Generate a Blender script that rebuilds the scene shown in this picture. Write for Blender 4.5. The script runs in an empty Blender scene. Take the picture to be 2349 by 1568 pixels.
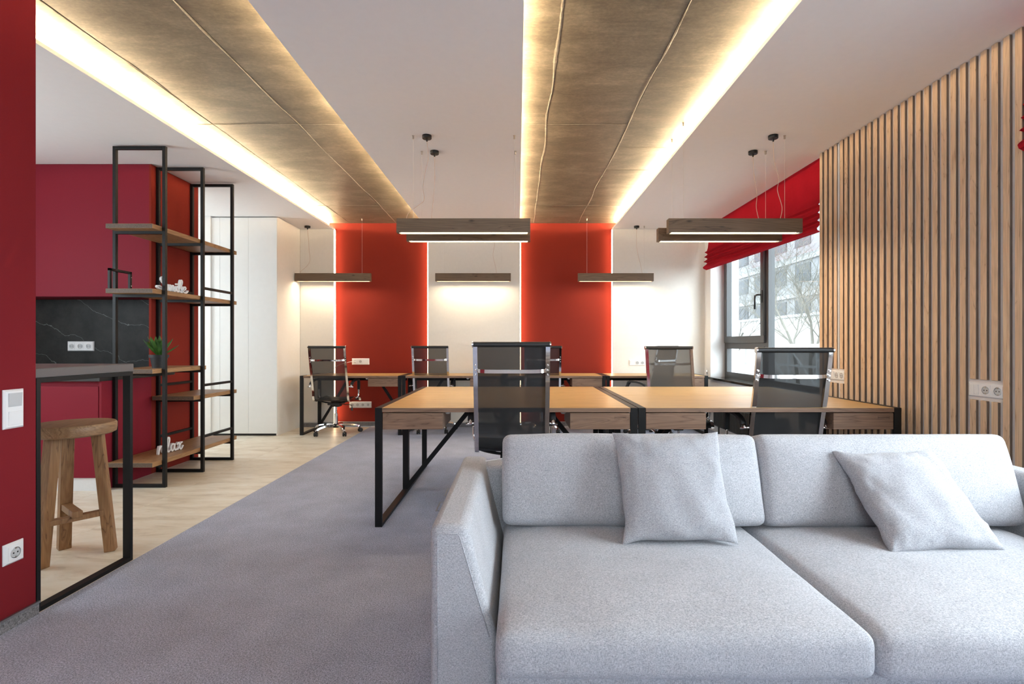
import bpy, math, random
from mathutils import Vector, Matrix, noise
random.seed(7)
sc = bpy.context.scene
COL = sc.collection
PI = math.pi

# ------------------------------------------------------------------ camera, sky, exposure
cam_d = bpy.data.cameras.new('camera')
cam = bpy.data.objects.new('camera', cam_d); COL.objects.link(cam)
cam.location = (0, 0, 1.15); cam.rotation_euler = (PI / 2, 0, 0)
cam_d.sensor_fit = 'HORIZONTAL'; cam_d.sensor_width = 36.0
cam_d.lens = 18.0
cam_d.shift_x = -12.5 / 2349.0
cam_d.shift_y = 5.0 / 2349.0
cam_d.clip_start = 0.05; cam_d.clip_end = 300
sc.camera = cam

world = bpy.data.worlds.new('overcast_sky'); sc.world = world; world.use_nodes = True
_wn = world.node_tree.nodes['Background']
_wn.inputs[0].default_value = (0.85, 0.93, 1.0, 1); _wn.inputs[1].default_value = 13.2

sc.view_settings.view_transform = 'Standard'; sc.view_settings.look = 'None'
sc.view_settings.gamma = 1.0; sc.view_settings.use_curve_mapping = False
sc.view_settings.exposure = 0.47
cy = sc.cycles
cy.use_denoising = True
cy.max_bounces = 9; cy.diffuse_bounces = 5; cy.glossy_bounces = 4
cy.transparent_max_bounces = 16; cy.transmission_bounces = 4
cy.caustics_reflective = False; cy.caustics_refractive = False
cy.sample_clamp_indirect = 6.0
LED_COVE = 225.0
LED_WALL = 19.0
LED_BAR = 37.0
WARM = (1.0, 0.76, 0.46)

def portal(name, loc, rot, sx, sy):
    # marks a window opening so that sky light through it is sampled well; emits nothing itself
    l = bpy.data.lights.new(name, 'AREA'); l.shape = 'RECTANGLE'; l.size = sx; l.size_y = sy
    l.cycles.is_portal = True
    o = bpy.data.objects.new(name, l); COL.objects.link(o)
    o.location = loc; o.rotation_euler = rot
    return o
# area light points to local -Z
portal('window_portal', (2.95, 5.62, 1.45), (0, PI / 2, 0), 1.6, 2.6)
portal('window_portal', (2.95, 1.075, 1.45), (0, PI / 2, 0), 1.6, 2.2)
portal('window_portal', (-0.1, -1.95, 1.9), (PI / 2, 0, 0), 1.6, 1.0)
portal('window_portal', (-5.35, 2.4, 1.65), (0, -PI / 2, 0), 1.0, 2.0)
portal('window_portal', (-5.35, 5.625, 1.6), (0, -PI / 2, 0), 1.4, 0.65)

# ------------------------------------------------------------------ mesh builder
class MB:
    def __init__(s): s.v = []; s.f = []
    def add(s, vs, fs):
        b = len(s.v); s.v.extend([tuple(p) for p in vs]); s.f.extend([tuple(i + b for i in f) for f in fs]); return s
    def box(s, x0, x1, y0, y1, z0, z1, c=0.0):
        if c <= 0:
            vs = [(x, y, z) for z in (z0, z1) for y in (y0, y1) for x in (x0, x1)]
            return s.add(vs, [(0, 2, 3, 1), (4, 5, 7, 6), (0, 1, 5, 4), (2, 6, 7, 3), (0, 4, 6, 2), (1, 3, 7, 5)])
        lo = (x0, y0, z0); hi = (x1, y1, z1); vs = []; idx = {}
        for sx in (0, 1):
            for sy in (0, 1):
                for sz in (0, 1):
                    sg = (sx, sy, sz)
                    for a in range(3):
                        p = []
                        for k in range(3):
                            e = hi[k] if sg[k] else lo[k]
                            p.append(e if k == a else e + (-c if sg[k] else c))
                        idx[(sg, a)] = len(vs); vs.append(tuple(p))
        fs = []
        for a in range(3):
            b, d = [k for k in range(3) if k != a]
            for e in (0, 1):
                ring = []
                for (pb, pd) in ((0, 0), (1, 0), (1, 1), (0, 1)):
                    sg = [0, 0, 0]; sg[a] = e; sg[b] = pb; sg[d] = pd
                    ring.append(idx[(tuple(sg), a)])
                fs.append(tuple(ring))
            for pb in (0, 1):
                for pd in (0, 1):
                    s0 = [0, 0, 0]; s1 = [0, 0, 0]
                    s0[b] = s1[b] = pb; s0[d] = s1[d] = pd; s0[a] = 0; s1[a] = 1
                    s0 = tuple(s0); s1 = tuple(s1)
                    fs.append((idx[(s0, b)], idx[(s1, b)], idx[(s1, d)], idx[(s0, d)]))
        for sx in (0, 1):
            for sy in (0, 1):
                for sz in (0, 1):
                    fs.append(tuple(idx[((sx, sy, sz), a)] for a in range(3)))
        return s.add(vs, fs)
    def sweep(s, pts, sec, closed_sec=True, up=None, cap=True, scale=None):
        # sec: list of 2D offsets (a along 'side', b along 'normal'); pts: 3D path
        pts = [Vector(p) for p in pts]; n = len(pts); m = len(sec); vs = []
        prev = None
        for i, p in enumerate(pts):
            t = (pts[min(i + 1, n - 1)] - pts[max(i - 1, 0)]).normalized()
            if up is not None:
                side = Vector(up); nrm = t.cross(side)
                if nrm.length < 1e-6: nrm = Vector((0, 0, 1))
                nrm.normalize(); side = nrm.cross(t).normalized()
            else:
                if prev is None:
                    ref = Vector((0, 0, 1)) if abs(t.z) < 0.9 else Vector((1, 0, 0))
                    side = t.cross(ref).normalized()
                else:
                    side = (prev - t * prev.dot(t)).normalized()
                prev = side; nrm = t.cross(side).normalized()
            k = scale[i] if scale else 1.0
            for a, b in sec: vs.append(p + side * (a * k) + nrm * (b * k))
        fs = []
        for i in range(n - 1):
            for j in range(m if closed_sec else m - 1):
                j2 = (j + 1) % m
                fs.append((i * m + j, i * m + j2, (i + 1) * m + j2, (i + 1) * m + j))
        if cap and closed_sec:
            fs.append(tuple(range(m - 1, -1, -1))); fs.append(tuple((n - 1) * m + j for j in range(m)))
        return s.add(vs, fs)
    def tube(s, pts, r, n=8, scale=None):
        return s.sweep(pts, [(r * math.cos(2 * PI * k / n), r * math.sin(2 * PI * k / n)) for k in range(n)], scale=scale)
    def bar(s, pts, w, h, up):
        return s.sweep(pts, [(-w / 2, -h / 2), (w / 2, -h / 2), (w / 2, h / 2), (-w / 2, h / 2)], up=up)
    def lathe(s, prof, c=(0, 0, 0), axis='z', n=20, close=True):
        vs = []; m = len(prof)
        for k in range(n):
            a = 2 * PI * k / n
            for r, h in prof:
                x, y = r * math.cos(a), r * math.sin(a)
                p = {'z': (x, y, h), 'y': (x, h, -y), 'x': (h, x, y)}[axis]
                vs.append((p[0] + c[0], p[1] + c[1], p[2] + c[2]))
        fs = []
        for k in range(n):
            k2 = (k + 1) % n
            for j in range(m - 1): fs.append((k * m + j, k2 * m + j, k2 * m + j + 1, k * m + j + 1))
        if close:
            fs.append(tuple(k * m for k in range(n - 1, -1, -1))); fs.append(tuple(k * m + m - 1 for k in range(n)))
        return s.add(vs, fs)
    def prism(s, poly, a0, a1, axis='y'):
        # poly: list of (p,q); axis y -> (x,z), axis x -> (y,z), axis z -> (x,y)
        def P(pq, a): return {'y': (pq[0], a, pq[1]), 'x': (a, pq[0], pq[1]), 'z': (pq[0], pq[1], a)}[axis]
        n = len(poly); vs = [P(q, a0) for q in poly] + [P(q, a1) for q in poly]
        fs = [tuple(range(n)), tuple(range(2 * n - 1, n - 1, -1))]
        fs += [(i, i + n, (i + 1) % n + n, (i + 1) % n) for i in range(n)]
        return s.add(vs, fs)
    def xf(s, M):
        s.v = [tuple(M @ Vector(p)) for p in s.v]; return s
    def mesh(s, name, mats, smooth=False, fix=True):
        me = bpy.data.meshes.new(name); me.from_pydata(s.v, [], s.f)
        if not isinstance(mats, (list, tuple)): mats = [mats]
        for m in mats: me.materials.append(m)
        if fix:
            import bmesh
            bm = bmesh.new(); bm.from_mesh(me); bmesh.ops.recalc_face_normals(bm, faces=bm.faces); bm.to_mesh(me); bm.free()
        if smooth:
            me.shade_smooth()
            if smooth == 'auto':
                try: me.set_sharp_from_angle(angle=math.radians(38))
                except Exception: pass
        me.update(); return me
    def build(s, name, mats, parent=None, smooth=False, bevel=0.0, seg=2, loc=None, label=None, fix=True):
        o = bpy.data.objects.new(name, s.mesh(name, mats, smooth, fix)); COL.objects.link(o)
        if parent is not None: o.parent = parent
        if loc: o.location = loc
        if bevel > 0:
            m = o.modifiers.new('edge', 'BEVEL'); m.width = bevel; m.segments = seg; m.limit_method = 'ANGLE'; m.angle_limit = math.radians(40)
        if label: o['label'] = label
        return o

def tag(o, label=None, cat=None, group=None, kind=None):
    if label: o['label'] = label
    if cat: o['category'] = cat
    if group: o['group'] = group
    if kind: o['kind'] = kind
    return o
def empty(name, loc=(0, 0, 0), rz=0.0, label=None, cat=None, group=None, kind=None):
    o = bpy.data.objects.new(name, None); COL.objects.link(o); o.empty_display_size = 0.1
    o.location = loc; o.rotation_euler = (0, 0, rz)
    return tag(o, label, cat, group, kind)
def copy_tree(o, parent=None):
    c = o.copy(); COL.objects.link(c)
    if parent is not None: c.parent = parent
    for ch in list(o.children): copy_tree(ch, c)
    return c
def share(name, mesh, parent, loc=(0, 0, 0), rot=None):
    o = bpy.data.objects.new(name, mesh); COL.objects.link(o); o.parent = parent; o.location = loc
    if rot: o.rotation_euler = rot
    return o
def catmull(P, k=6):
    P = [Vector(p) for p in P]; out = []
    for i in range(len(P) - 1):
        p0 = P[max(i - 1, 0)]; p1 = P[i]; p2 = P[i + 1]; p3 = P[min(i + 2, len(P) - 1)]
        for j in range(k):
            t = j / k
            out.append(0.5 * ((2 * p1) + (p2 - p0) * t + (2 * p0 - 5 * p1 + 4 * p2 - p3) * t * t + (3 * p1 - p0 - 3 * p2 + p3) * t ** 3))
    out.append(P[-1]); return out

# ------------------------------------------------------------------ materials
def newmat(name):
    m = bpy.data.materials.new(name); m.use_nodes = True
    nt = m.node_tree; return m, nt, nt.nodes['Principled BSDF']
def N(nt, t, **kw):
    n = nt.nodes.new(t)
    for k, v in kw.items(): setattr(n, k, v)
    return n
def ramp(nt, stops):
    r = N(nt, 'ShaderNodeValToRGB'); e = r.color_ramp.elements
    while len(e) < len(stops): e.new(0.5)
    for i, (p, c) in enumerate(stops): e[i].position = p; e[i].color = (*c, 1)
    return r
def coords(nt, scale=(1, 1, 1), rnd=0.0, rot=(0, 0, 0)):
    tc = N(nt, 'ShaderNodeTexCoord'); mp = N(nt, 'ShaderNodeMapping')
    mp.inputs['Scale'].default_value = scale; mp.inputs['Rotation'].default_value = rot
    if rnd:
        oi = N(nt, 'ShaderNodeObjectInfo'); ml = N(nt, 'ShaderNodeMath', operation='MULTIPLY'); ml.inputs[1].default_value = rnd
        nt.links.new(oi.outputs['Random'], ml.inputs[0])
        ad = N(nt, 'ShaderNodeVectorMath', operation='ADD')
        nt.links.new(tc.outputs['Object'], ad.inputs[0]); nt.links.new(ml.outputs[0], ad.inputs[1])
        nt.links.new(ad.outputs[0], mp.inputs[0])
    else: nt.links.new(tc.outputs['Object'], mp.inputs[0])
    return mp
def noise_n(nt, vec, scale, detail=3, rough=0.5, dist=0.0):
    n = N(nt, 'ShaderNodeTexNoise'); n.inputs['Scale'].default_value = scale; n.inputs['Detail'].default_value = detail
    n.inputs['Roughness'].default_value = rough; n.inputs['Distortion'].default_value = dist
    nt.links.new(vec.outputs[0], n.inputs['Vector']); return n
def bump(nt, bs, h, strength=0.2, dist=0.002):
    b = N(nt, 'ShaderNodeBump'); b.inputs['Strength'].default_value = strength; b.inputs['Distance'].default_value = dist
    nt.links.new(h, b.inputs['Height']); nt.links.new(b.outputs[0], bs.inputs['Normal']); return b
def mix(nt, a, b, f, mode='MIX'):
    m = N(nt, 'ShaderNodeMix', data_type='RGBA', blend_type=mode)
    for s, v in ((m.inputs[0], f), (m.inputs[6], a), (m.inputs[7], b)):
        if hasattr(v, 'links'): nt.links.new(v, s)
        elif isinstance(v, (int, float)): s.default_value = v
        else: s.default_value = (*v, 1)
    return m.outputs[2]

def plain(name, col, rough=0.5, metal=0.0, spec=0.5, grain=0.03, gscale=60.0, bmp=0.0):
    m, nt, b = newmat(name)
    mp = coords(nt); n = noise_n(nt, mp, gscale, 4, 0.6)
    lo = tuple(c * (1 - grain) for c in col); hi = tuple(min(1, c * (1 + grain)) for c in col)
    r = ramp(nt, [(0.3, lo), (0.7, hi)]); nt.links.new(n.outputs[0], r.inputs[0]); nt.links.new(r.outputs[0], b.inputs['Base Color'])
    b.inputs['Roughness'].default_value = rough; b.inputs['Metallic'].default_value = metal
    b.inputs['Specular IOR Level'].default_value = spec
    if bmp: bump(nt, b, n.outputs[0], bmp, 0.001)
    return m
def wood(name, dark, mid, light, axis='x', rough=0.45, fine=1.0, figure=1.0, streak=None, bmp=0.15, knots=False):
    m, nt, b = newmat(name)
    sc1 = {'x': (0.9, 9, 9), 'y': (9, 0.9, 9), 'z': (9, 9, 0.9)}[axis]
    sc2 = {'x': (4, 160, 160), 'y': (160, 4, 160), 'z': (160, 160, 4)}[axis]
    mp = coords(nt, sc1, 37.0); n1 = noise_n(nt, mp, figure, 3, 0.55, 1.4)
    w = N(nt, 'ShaderNodeMath', operation='MULTIPLY'); w.inputs[1].default_value = 5.0
    nt.links.new(n1.outputs[0], w.inputs[0])
    fr = N(nt, 'ShaderNodeMath', operation='PINGPONG'); fr.inputs[1].default_value = 0.5
    nt.links.new(w.outputs[0], fr.inputs[0])
    r = ramp(nt, [(0.0, mid), (0.30, light), (0.47, mid), (0.5, dark)])
    nt.links.new(fr.outputs[0], r.inputs[0])
    mp2 = coords(nt, sc2, 11.0); n2 = noise_n(nt, mp2, fine, 3, 0.6)
    r2 = ramp(nt, [(0.35, (0.62, 0.60, 0.58)), (0.62, (1.06, 1.05, 1.04))]); nt.links.new(n2.outputs[0], r2.inputs[0])
    col = mix(nt, r.outputs[0], r2.outputs[0], 0.55, 'MULTIPLY')
    if streak:
        mp3 = coords(nt, {'x': (1.6, 26, 26), 'y': (26, 1.6, 26), 'z': (26, 26, 1.6)}[axis], 53.0)
        n3 = noise_n(nt, mp3, 1.0, 2, 0.5, 1.6); r3 = ramp(nt, [(0.62, (0, 0, 0)), (0.70, (1, 1, 1))])
        nt.links.new(n3.outputs[0], r3.inputs[0]); col = mix(nt, col, streak, r3.outputs[0])
    if knots:
        mk = coords(nt, (5.5, 0.0, 14), 19.0); vk = N(nt, 'ShaderNodeTexVoronoi'); nt.links.new(mk.outputs[0], vk.inputs['Vector'])
        vk.inputs['Scale'].default_value = 1.0
        rk = ramp(nt, [(0.02, (1, 1, 1)), (0.17, (0, 0, 0))]); nt.links.new(vk.outputs['Distance'], rk.inputs[0])
        col = mix(nt, col, tuple(c * 0.45 for c in dark), rk.outputs[0])
    nt.links.new(col, b.inputs['Base Color']); b.inputs['Roughness'].default_value = rough
    bump(nt, b, n2.outputs[0], bmp, 0.0008)
    return m
def emit(name, col, strength):
    m, nt, b = newmat(name)
    b.inputs['Base Color'].default_value = (0.9, 0.88, 0.82, 1)
    b.inputs['Emission Color'].default_value = (*col, 1); b.inputs['Emission Strength'].default_value = strength
    return m
def fabric(name, dark, light, weave=420.0, bmp=0.25, rough=0.95, stretch=(1, 1, 1)):
    m, nt, b = newmat(name)
    a = coords(nt, (1, 1, 0.35)); c = coords(nt, (0.35, 0.35, 1))
    n1 = noise_n(nt, a, weave, 2, 0.7); n2 = noise_n(nt, c, weave, 2, 0.7)
    s = N(nt, 'ShaderNodeMath', operation='ADD'); nt.links.new(n1.outputs[0], s.inputs[0]); nt.links.new(n2.outputs[0], s.inputs[1])
    hf = N(nt, 'ShaderNodeMath', operation='MULTIPLY'); hf.inputs[1].default_value = 0.5; nt.links.new(s.outputs[0], hf.inputs[0])
    r = ramp(nt, [(0.36, dark), (0.62, light)]); nt.links.new(hf.outputs[0], r.inputs[0])
    big = noise_n(nt, coords(nt), 9.0, 3); rb = ramp(nt, [(0.3, (0.93, 0.93, 0.93)), (0.7, (1.05, 1.05, 1.05))]); nt.links.new(big.outputs[0], rb.inputs[0])
    nt.links.new(mix(nt, r.outputs[0], rb.outputs[0], 0.8, 'MULTIPLY'), b.inputs['Base Color'])
    b.inputs['Roughness'].default_value = rough; b.inputs['Sheen Weight'].default_value = 0.15; b.inputs['Specular IOR Level'].default_value = 0.15
    bump(nt, b, hf.outputs[0], bmp, 0.002); return m
def glass(name, tint=(0.92, 0.96, 0.96), refl=0.06):
    m = bpy.data.materials.new(name); m.use_nodes = True; nt = m.node_tree; nt.nodes.clear()
    o = N(nt, 'ShaderNodeOutputMaterial'); t = N(nt, 'ShaderNodeBsdfTransparent'); t.inputs[0].default_value = (*tint, 1)
    g = N(nt, 'ShaderNodeBsdfGlossy'); g.inputs['Roughness'].default_value = 0.01
    mx = N(nt, 'ShaderNodeMixShader'); lw_ = N(nt, 'ShaderNodeLayerWeight'); lw_.inputs['Blend'].default_value = 0.5
    pw = N(nt, 'ShaderNodeMath', operation='POWER'); pw.inputs[1].default_value = 4.0; nt.links.new(lw_.outputs['Facing'], pw.inputs[0])
    fr = N(nt, 'ShaderNodeMath', operation='MULTIPLY_ADD'); fr.inputs[1].default_value = 0.6; fr.inputs[2].default_value = refl; nt.links.new(pw.outputs[0], fr.inputs[0])
    nt.links.new(fr.outputs[0], mx.inputs[0]); nt.links.new(t.outputs[0], mx.inputs[1]); nt.links.new(g.outputs[0], mx.inputs[2])
    nt.links.new(mx.outputs[0], o.inputs[0]); return m
def meshcloth(name, col, see):
    m, nt, b = newmat(name); out = nt.nodes['Material Output']
    b.inputs['Base Color'].default_value = (*col, 1); b.inputs['Roughness'].default_value = 0.7
    t = N(nt, 'ShaderNodeBsdfTransparent'); mx = N(nt, 'ShaderNodeMixShader')
    mp = coords(nt, (1, 1, 1)); n = noise_n(nt, mp, 500, 1)
    r = ramp(nt, [(0.3, (see * 0.8,) * 3), (0.7, (see * 1.2,) * 3)]); nt.links.new(n.outputs[0], r.inputs[0])
    nt.links.new(r.outputs[0], mx.inputs[0]); nt.links.new(b.outputs[0], mx.inputs[1]); nt.links.new(t.outputs[0], mx.inputs[2])
    nt.links.new(mx.outputs[0], out.inputs[0]); return m

M = {}
M['white_paint'] = plain('white_paint', (0.84, 0.82, 0.80), 0.7, grain=0.015, gscale=30, spec=0.2)
M['ceiling_paint'] = plain('ceiling_paint', (0.87, 0.84, 0.825), 0.8, grain=0.01, gscale=20, spec=0.1)
M['white_panel'] = plain('white_panel', (0.83, 0.79, 0.72), 0.55, grain=0.015, gscale=30, spec=0.3)
M['wardrobe_white'] = plain('wardrobe_white', (0.80, 0.80, 0.78), 0.45, grain=0.012, gscale=14, spec=0.3)
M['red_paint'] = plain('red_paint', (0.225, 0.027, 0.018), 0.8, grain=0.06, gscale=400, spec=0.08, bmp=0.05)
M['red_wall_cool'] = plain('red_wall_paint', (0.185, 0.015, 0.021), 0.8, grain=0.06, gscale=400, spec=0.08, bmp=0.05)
M['red_cabinet'] = plain('red_cabinet', (0.215, 0.016, 0.030), 0.6, grain=0.04, gscale=300, spec=0.12)
M['black_steel'] = plain('black_steel', (0.006, 0.006, 0.0065), 0.48, 0.0, 0.28, grain=0.1, gscale=300)
M['black_plastic'] = plain('black_plastic', (0.013, 0.013, 0.014), 0.4, 0.0, 0.5)
M['chrome'] = plain('chrome', (0.86, 0.86, 0.87), 0.07, 1.0)
M['nickel'] = plain('brushed_nickel', (0.55, 0.50, 0.45), 0.35, 1.0)
M['aluminium'] = plain('aluminium', (0.45, 0.45, 0.45), 0.4, 1.0)
M['white_plastic'] = plain('white_plastic', (0.80, 0.80, 0.80), 0.35, grain=0.01)
M['grey_plastic'] = plain('grey_plastic', (0.52, 0.53, 0.54), 0.35, grain=0.01)
M['dark_hole'] = plain('dark_hole', (0.02, 0.02, 0.02), 0.6)
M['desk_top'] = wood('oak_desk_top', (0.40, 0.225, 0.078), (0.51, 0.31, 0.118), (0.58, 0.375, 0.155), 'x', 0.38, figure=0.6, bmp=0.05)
M['desk_edge'] = wood('oak_desk_front_shaded', (0.13, 0.070, 0.042), (0.20, 0.115, 0.072), (0.25, 0.15, 0.098), 'x', 0.5, figure=0.9)  # brown-stained oak, painted darker still for the weak light on desk fronts
M['shelf_wood'] = wood('smoked_oak_shelf', (0.17, 0.085, 0.035), (0.30, 0.165, 0.075), (0.38, 0.22, 0.105), 'y', 0.45, figure=1.0)
M['shelf_end'] = plain('smoked_oak_end_shaded', (0.105, 0.070, 0.048), 0.6, grain=0.3, gscale=90)  # shade on the board ends is put into this darker wood colour
M['stool_wood'] = wood('oiled_oak_stool', (0.12, 0.055, 0.022), (0.25, 0.125, 0.05), (0.33, 0.18, 0.078), 'z', 0.5, figure=1.3)
M['stool_seat'] = wood('oiled_oak_seat', (0.12, 0.06, 0.028), (0.24, 0.13, 0.06), (0.31, 0.18, 0.09), 'y', 0.5, figure=0.9)
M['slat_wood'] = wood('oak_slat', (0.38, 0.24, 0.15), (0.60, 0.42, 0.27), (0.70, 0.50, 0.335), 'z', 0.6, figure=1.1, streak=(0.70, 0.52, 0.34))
M['slat_side'] = wood('shaded_slat_side', (0.11, 0.077, 0.055), (0.165, 0.118, 0.088), (0.20, 0.145, 0.11), 'z', 0.6, figure=1.1)  # slat oak painted darker on the sides, where little light falls
M['lamp_wood'] = wood('stained_pine_lamp', (0.062, 0.038, 0.022), (0.125, 0.082, 0.048), (0.16, 0.108, 0.066), 'x', 0.5, figure=0.8, knots=True)
M['sofa_fabric'] = fabric('grey_sofa_fabric', (0.25, 0.255, 0.28), (0.565, 0.57, 0.60), 520)
M['pillow_fabric'] = fabric('grey_pillow_fabric', (0.24, 0.245, 0.27), (0.50, 0.505, 0.535), 520)
M['blind_fabric'] = fabric('red_blind_fabric', (0.29, 0.008, 0.017), (0.38, 0.011, 0.022), 500, 0.1); M['blind_fabric'].node_tree.nodes['Principled BSDF'].inputs['Sheen Weight'].default_value = 0.0; M['blind_fabric'].node_tree.nodes['Principled BSDF'].inputs['Specular IOR Level'].default_value = 0.05
M['mesh_black'] = meshcloth('black_mesh_cloth', (0.011, 0.011, 0.012), 0.15)
M['mesh_near'] = meshcloth('dense_black_mesh_cloth', (0.011, 0.011, 0.012), 0.075)
M['mesh_taupe'] = meshcloth('black_mesh_cloth_lit', (0.062, 0.056, 0.049), 0.13)  # same black mesh, lightened to carry the light on its front
M['leather'] = plain('black_leather', (0.016, 0.016, 0.017), 0.5, grain=0.15, gscale=500, bmp=0.2)
M['window_metal'] = plain('anthracite_window_metal', (0.055, 0.056, 0.058), 0.4, grain=0.04)
M['sill_stone'] = plain('black_sill_stone', (0.012, 0.011, 0.010), 0.12, grain=0.2, gscale=120)
M['radiator'] = plain('black_radiator', (0.03, 0.03, 0.028), 0.5)
M['table_top'] = plain('grey_table_top', (0.115, 0.105, 0.105), 0.35, grain=0.05, gscale=200)
M['counter_stone'] = plain('dark_counter_stone', (0.03, 0.03, 0.03), 0.3)
M['plinth'] = plain('brushed_plinth', (0.75, 0.76, 0.77), 0.35, 0.0, grain=0.02)
M['pot'] = plain('dark_grey_pot', (0.022, 0.024, 0.027), 0.55)
M['leaf'] = None
M['glass'] = glass('clear_glass')
M['dimmed_glass'] = glass('dimming_window_glass', (0.62, 0.66, 0.66), 0.08)  # tint added to dim the daylight and the view outside
M['cord_clear'] = plain('clear_cord', (0.62, 0.46, 0.36), 0.3)
M['wire'] = plain('steel_wire', (0.75, 0.70, 0.64), 0.35, 0.6)
M['skirting_carpet'] = fabric('grey_skirting_carpet', (0.07, 0.07, 0.075), (0.30, 0.30, 0.32), 300)
M['led_cove'] = emit('cove_led', WARM, LED_COVE)
M['led_wall'] = emit('wall_led', (1.0, 0.70, 0.42), LED_WALL)
M['led_bar'] = emit('bar_led', (1.0, 0.82, 0.58), LED_BAR)

def mk_leaf():
    m, nt, b = newmat('succulent_leaf')
    n = noise_n(nt, coords(nt, (1, 1, 1), 5), 20, 3)
    r = ramp(nt, [(0.3, (0.012, 0.055, 0.012)), (0.7, (0.06, 0.17, 0.025))]); nt.links.new(n.outputs[0], r.inputs[0])
    nt.links.new(r.outputs[0], b.inputs['Base Color']); b.inputs['Roughness'].default_value = 0.4
    return m
M['leaf'] = mk_leaf()
def mk_carpet():
    m, nt, b = newmat('grey_loop_carpet')
    mp = coords(nt, (1, 1, 1)); n1 = noise_n(nt, mp, 190, 2, 0.75); n2 = noise_n(nt, mp, 5, 3)
    v = N(nt, 'ShaderNodeTexVoronoi'); v.inputs['Scale'].default_value = 240; nt.links.new(mp.outputs[0], v.inputs['Vector'])
    r = ramp(nt, [(0.30, (0.215, 0.235, 0.30)), (0.50, (0.465, 0.50, 0.63)), (0.72, (0.74, 0.78, 0.93))]); nt.links.new(n1.outputs[0], r.inputs[0])
    rv = ramp(nt, [(0.0, (1.15, 1.15, 1.15)), (0.8, (0.65, 0.65, 0.65))]); nt.links.new(v.outputs['Distance'], rv.inputs[0])
    r2 = ramp(nt, [(0.3, (0.92, 0.92, 0.92)), (0.7, (1.06, 1.06, 1.06))]); nt.links.new(n2.outputs[0], r2.inputs[0])
    c = mix(nt, r.outputs[0], rv.outputs[0], 0.7, 'MULTIPLY'); c = mix(nt, c, r2.outputs[0], 1.0, 'MULTIPLY')
    nt.links.new(c, b.inputs['Base Color']); b.inputs['Roughness'].default_value = 1.0; b.inputs['Specular IOR Level'].default_value = 0.05
    bump(nt, b, n1.outputs[0], 0.6, 0.004); return m
M['carpet'] = mk_carpet()
def mk_tile():
    m, nt, b = newmat('travertine_tile')
    mp = coords(nt, (1.2, 4.5, 1), 9, (0, 0, 0.55)); n1 = noise_n(nt, mp, 2.2, 6, 0.62, 0.6)
    r = ramp(nt, [(0.30, (0.60, 0.51, 0.38)), (0.48, (0.79, 0.71, 0.57)), (0.70, (0.88, 0.83, 0.72))]); nt.links.new(n1.outputs[0], r.inputs[0])
    mp2 = coords(nt, (3, 14, 1), 9, (0, 0, 0.55)); n2 = noise_n(nt, mp2, 4, 5, 0.7); r2 = ramp(nt, [(0.28, (0.72, 0.66, 0.58)), (0.42, (1, 1, 1))]); nt.links.new(n2.outputs[0], r2.inputs[0])
    nt.links.new(mix(nt, r.outputs[0], r2.outputs[0], 0.6, 'MULTIPLY'), b.inputs['Base Color'])
    b.inputs['Roughness'].default_value = 0.38; return m
M['tile'] = mk_tile()
def mk_concrete(name, ridge=False):
    m, nt, b = newmat(name)
    mp = coords(nt, (0.8, 1.5, 1), 3.0); n1 = noise_n(nt, mp, 3.0, 8, 0.68, 0.3)
    if ridge: st = [(0.3, (0.17, 0.15, 0.12)), (0.7, (0.38, 0.34, 0.28))]
    else: st = [(0.28, (0.08, 0.068, 0.051)), (0.50, (0.14, 0.119, 0.09)), (0.74, (0.24, 0.208, 0.16))]
    r = ramp(nt, st); nt.links.new(n1.outputs[0], r.inputs[0])
    mp2 = coords(nt, (2.2, 26, 1), 3.0); n2 = noise_n(nt, mp2, 2.0, 6, 0.75)
    r2 = ramp(nt, [(0.30, (0.66, 0.66, 0.66)), (0.55, (1.0, 1.0, 1.0)), (0.75, (1.25, 1.24, 1.22))]); nt.links.new(n2.outputs[0], r2.inputs[0])
    n3 = noise_n(nt, coords(nt, (1, 1.6, 1), 3.0), 38.0, 6, 0.75); r3 = ramp(nt, [(0.32, (0.72, 0.72, 0.72)), (0.52, (1, 1, 1)), (0.70, (1.4, 1.38, 1.34))]); nt.links.new(n3.outputs[0], r3.inputs[0])
    n4 = noise_n(nt, coords(nt, (3.5, 70, 1), 3.0), 1.6, 3, 0.6, 0.4); r4 = ramp(nt, [(0.66, (1, 1, 1)), (0.74, (1.7, 1.66, 1.58))]); nt.links.new(n4.outputs[0], r4.inputs[0])
    c_ = mix(nt, r.outputs[0], r2.outputs[0], 0.5, 'MULTIPLY'); c_ = mix(nt, c_, r3.outputs[0], 0.8, 'MULTIPLY'); c_ = mix(nt, c_, r4.outputs[0], 0.6, 'MULTIPLY')
    nt.links.new(c_, b.inputs['Base Color'])
    b.inputs['Roughness'].default_value = 0.42; b.inputs['Specular IOR Level'].default_value = 0.4
    bump(nt, b, n1.outputs[0], 0.25, 0.004); return m
M['concrete'] = mk_concrete('raw_concrete'); M['concrete_ridge'] = mk_concrete('concrete_ridge', True)
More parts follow.
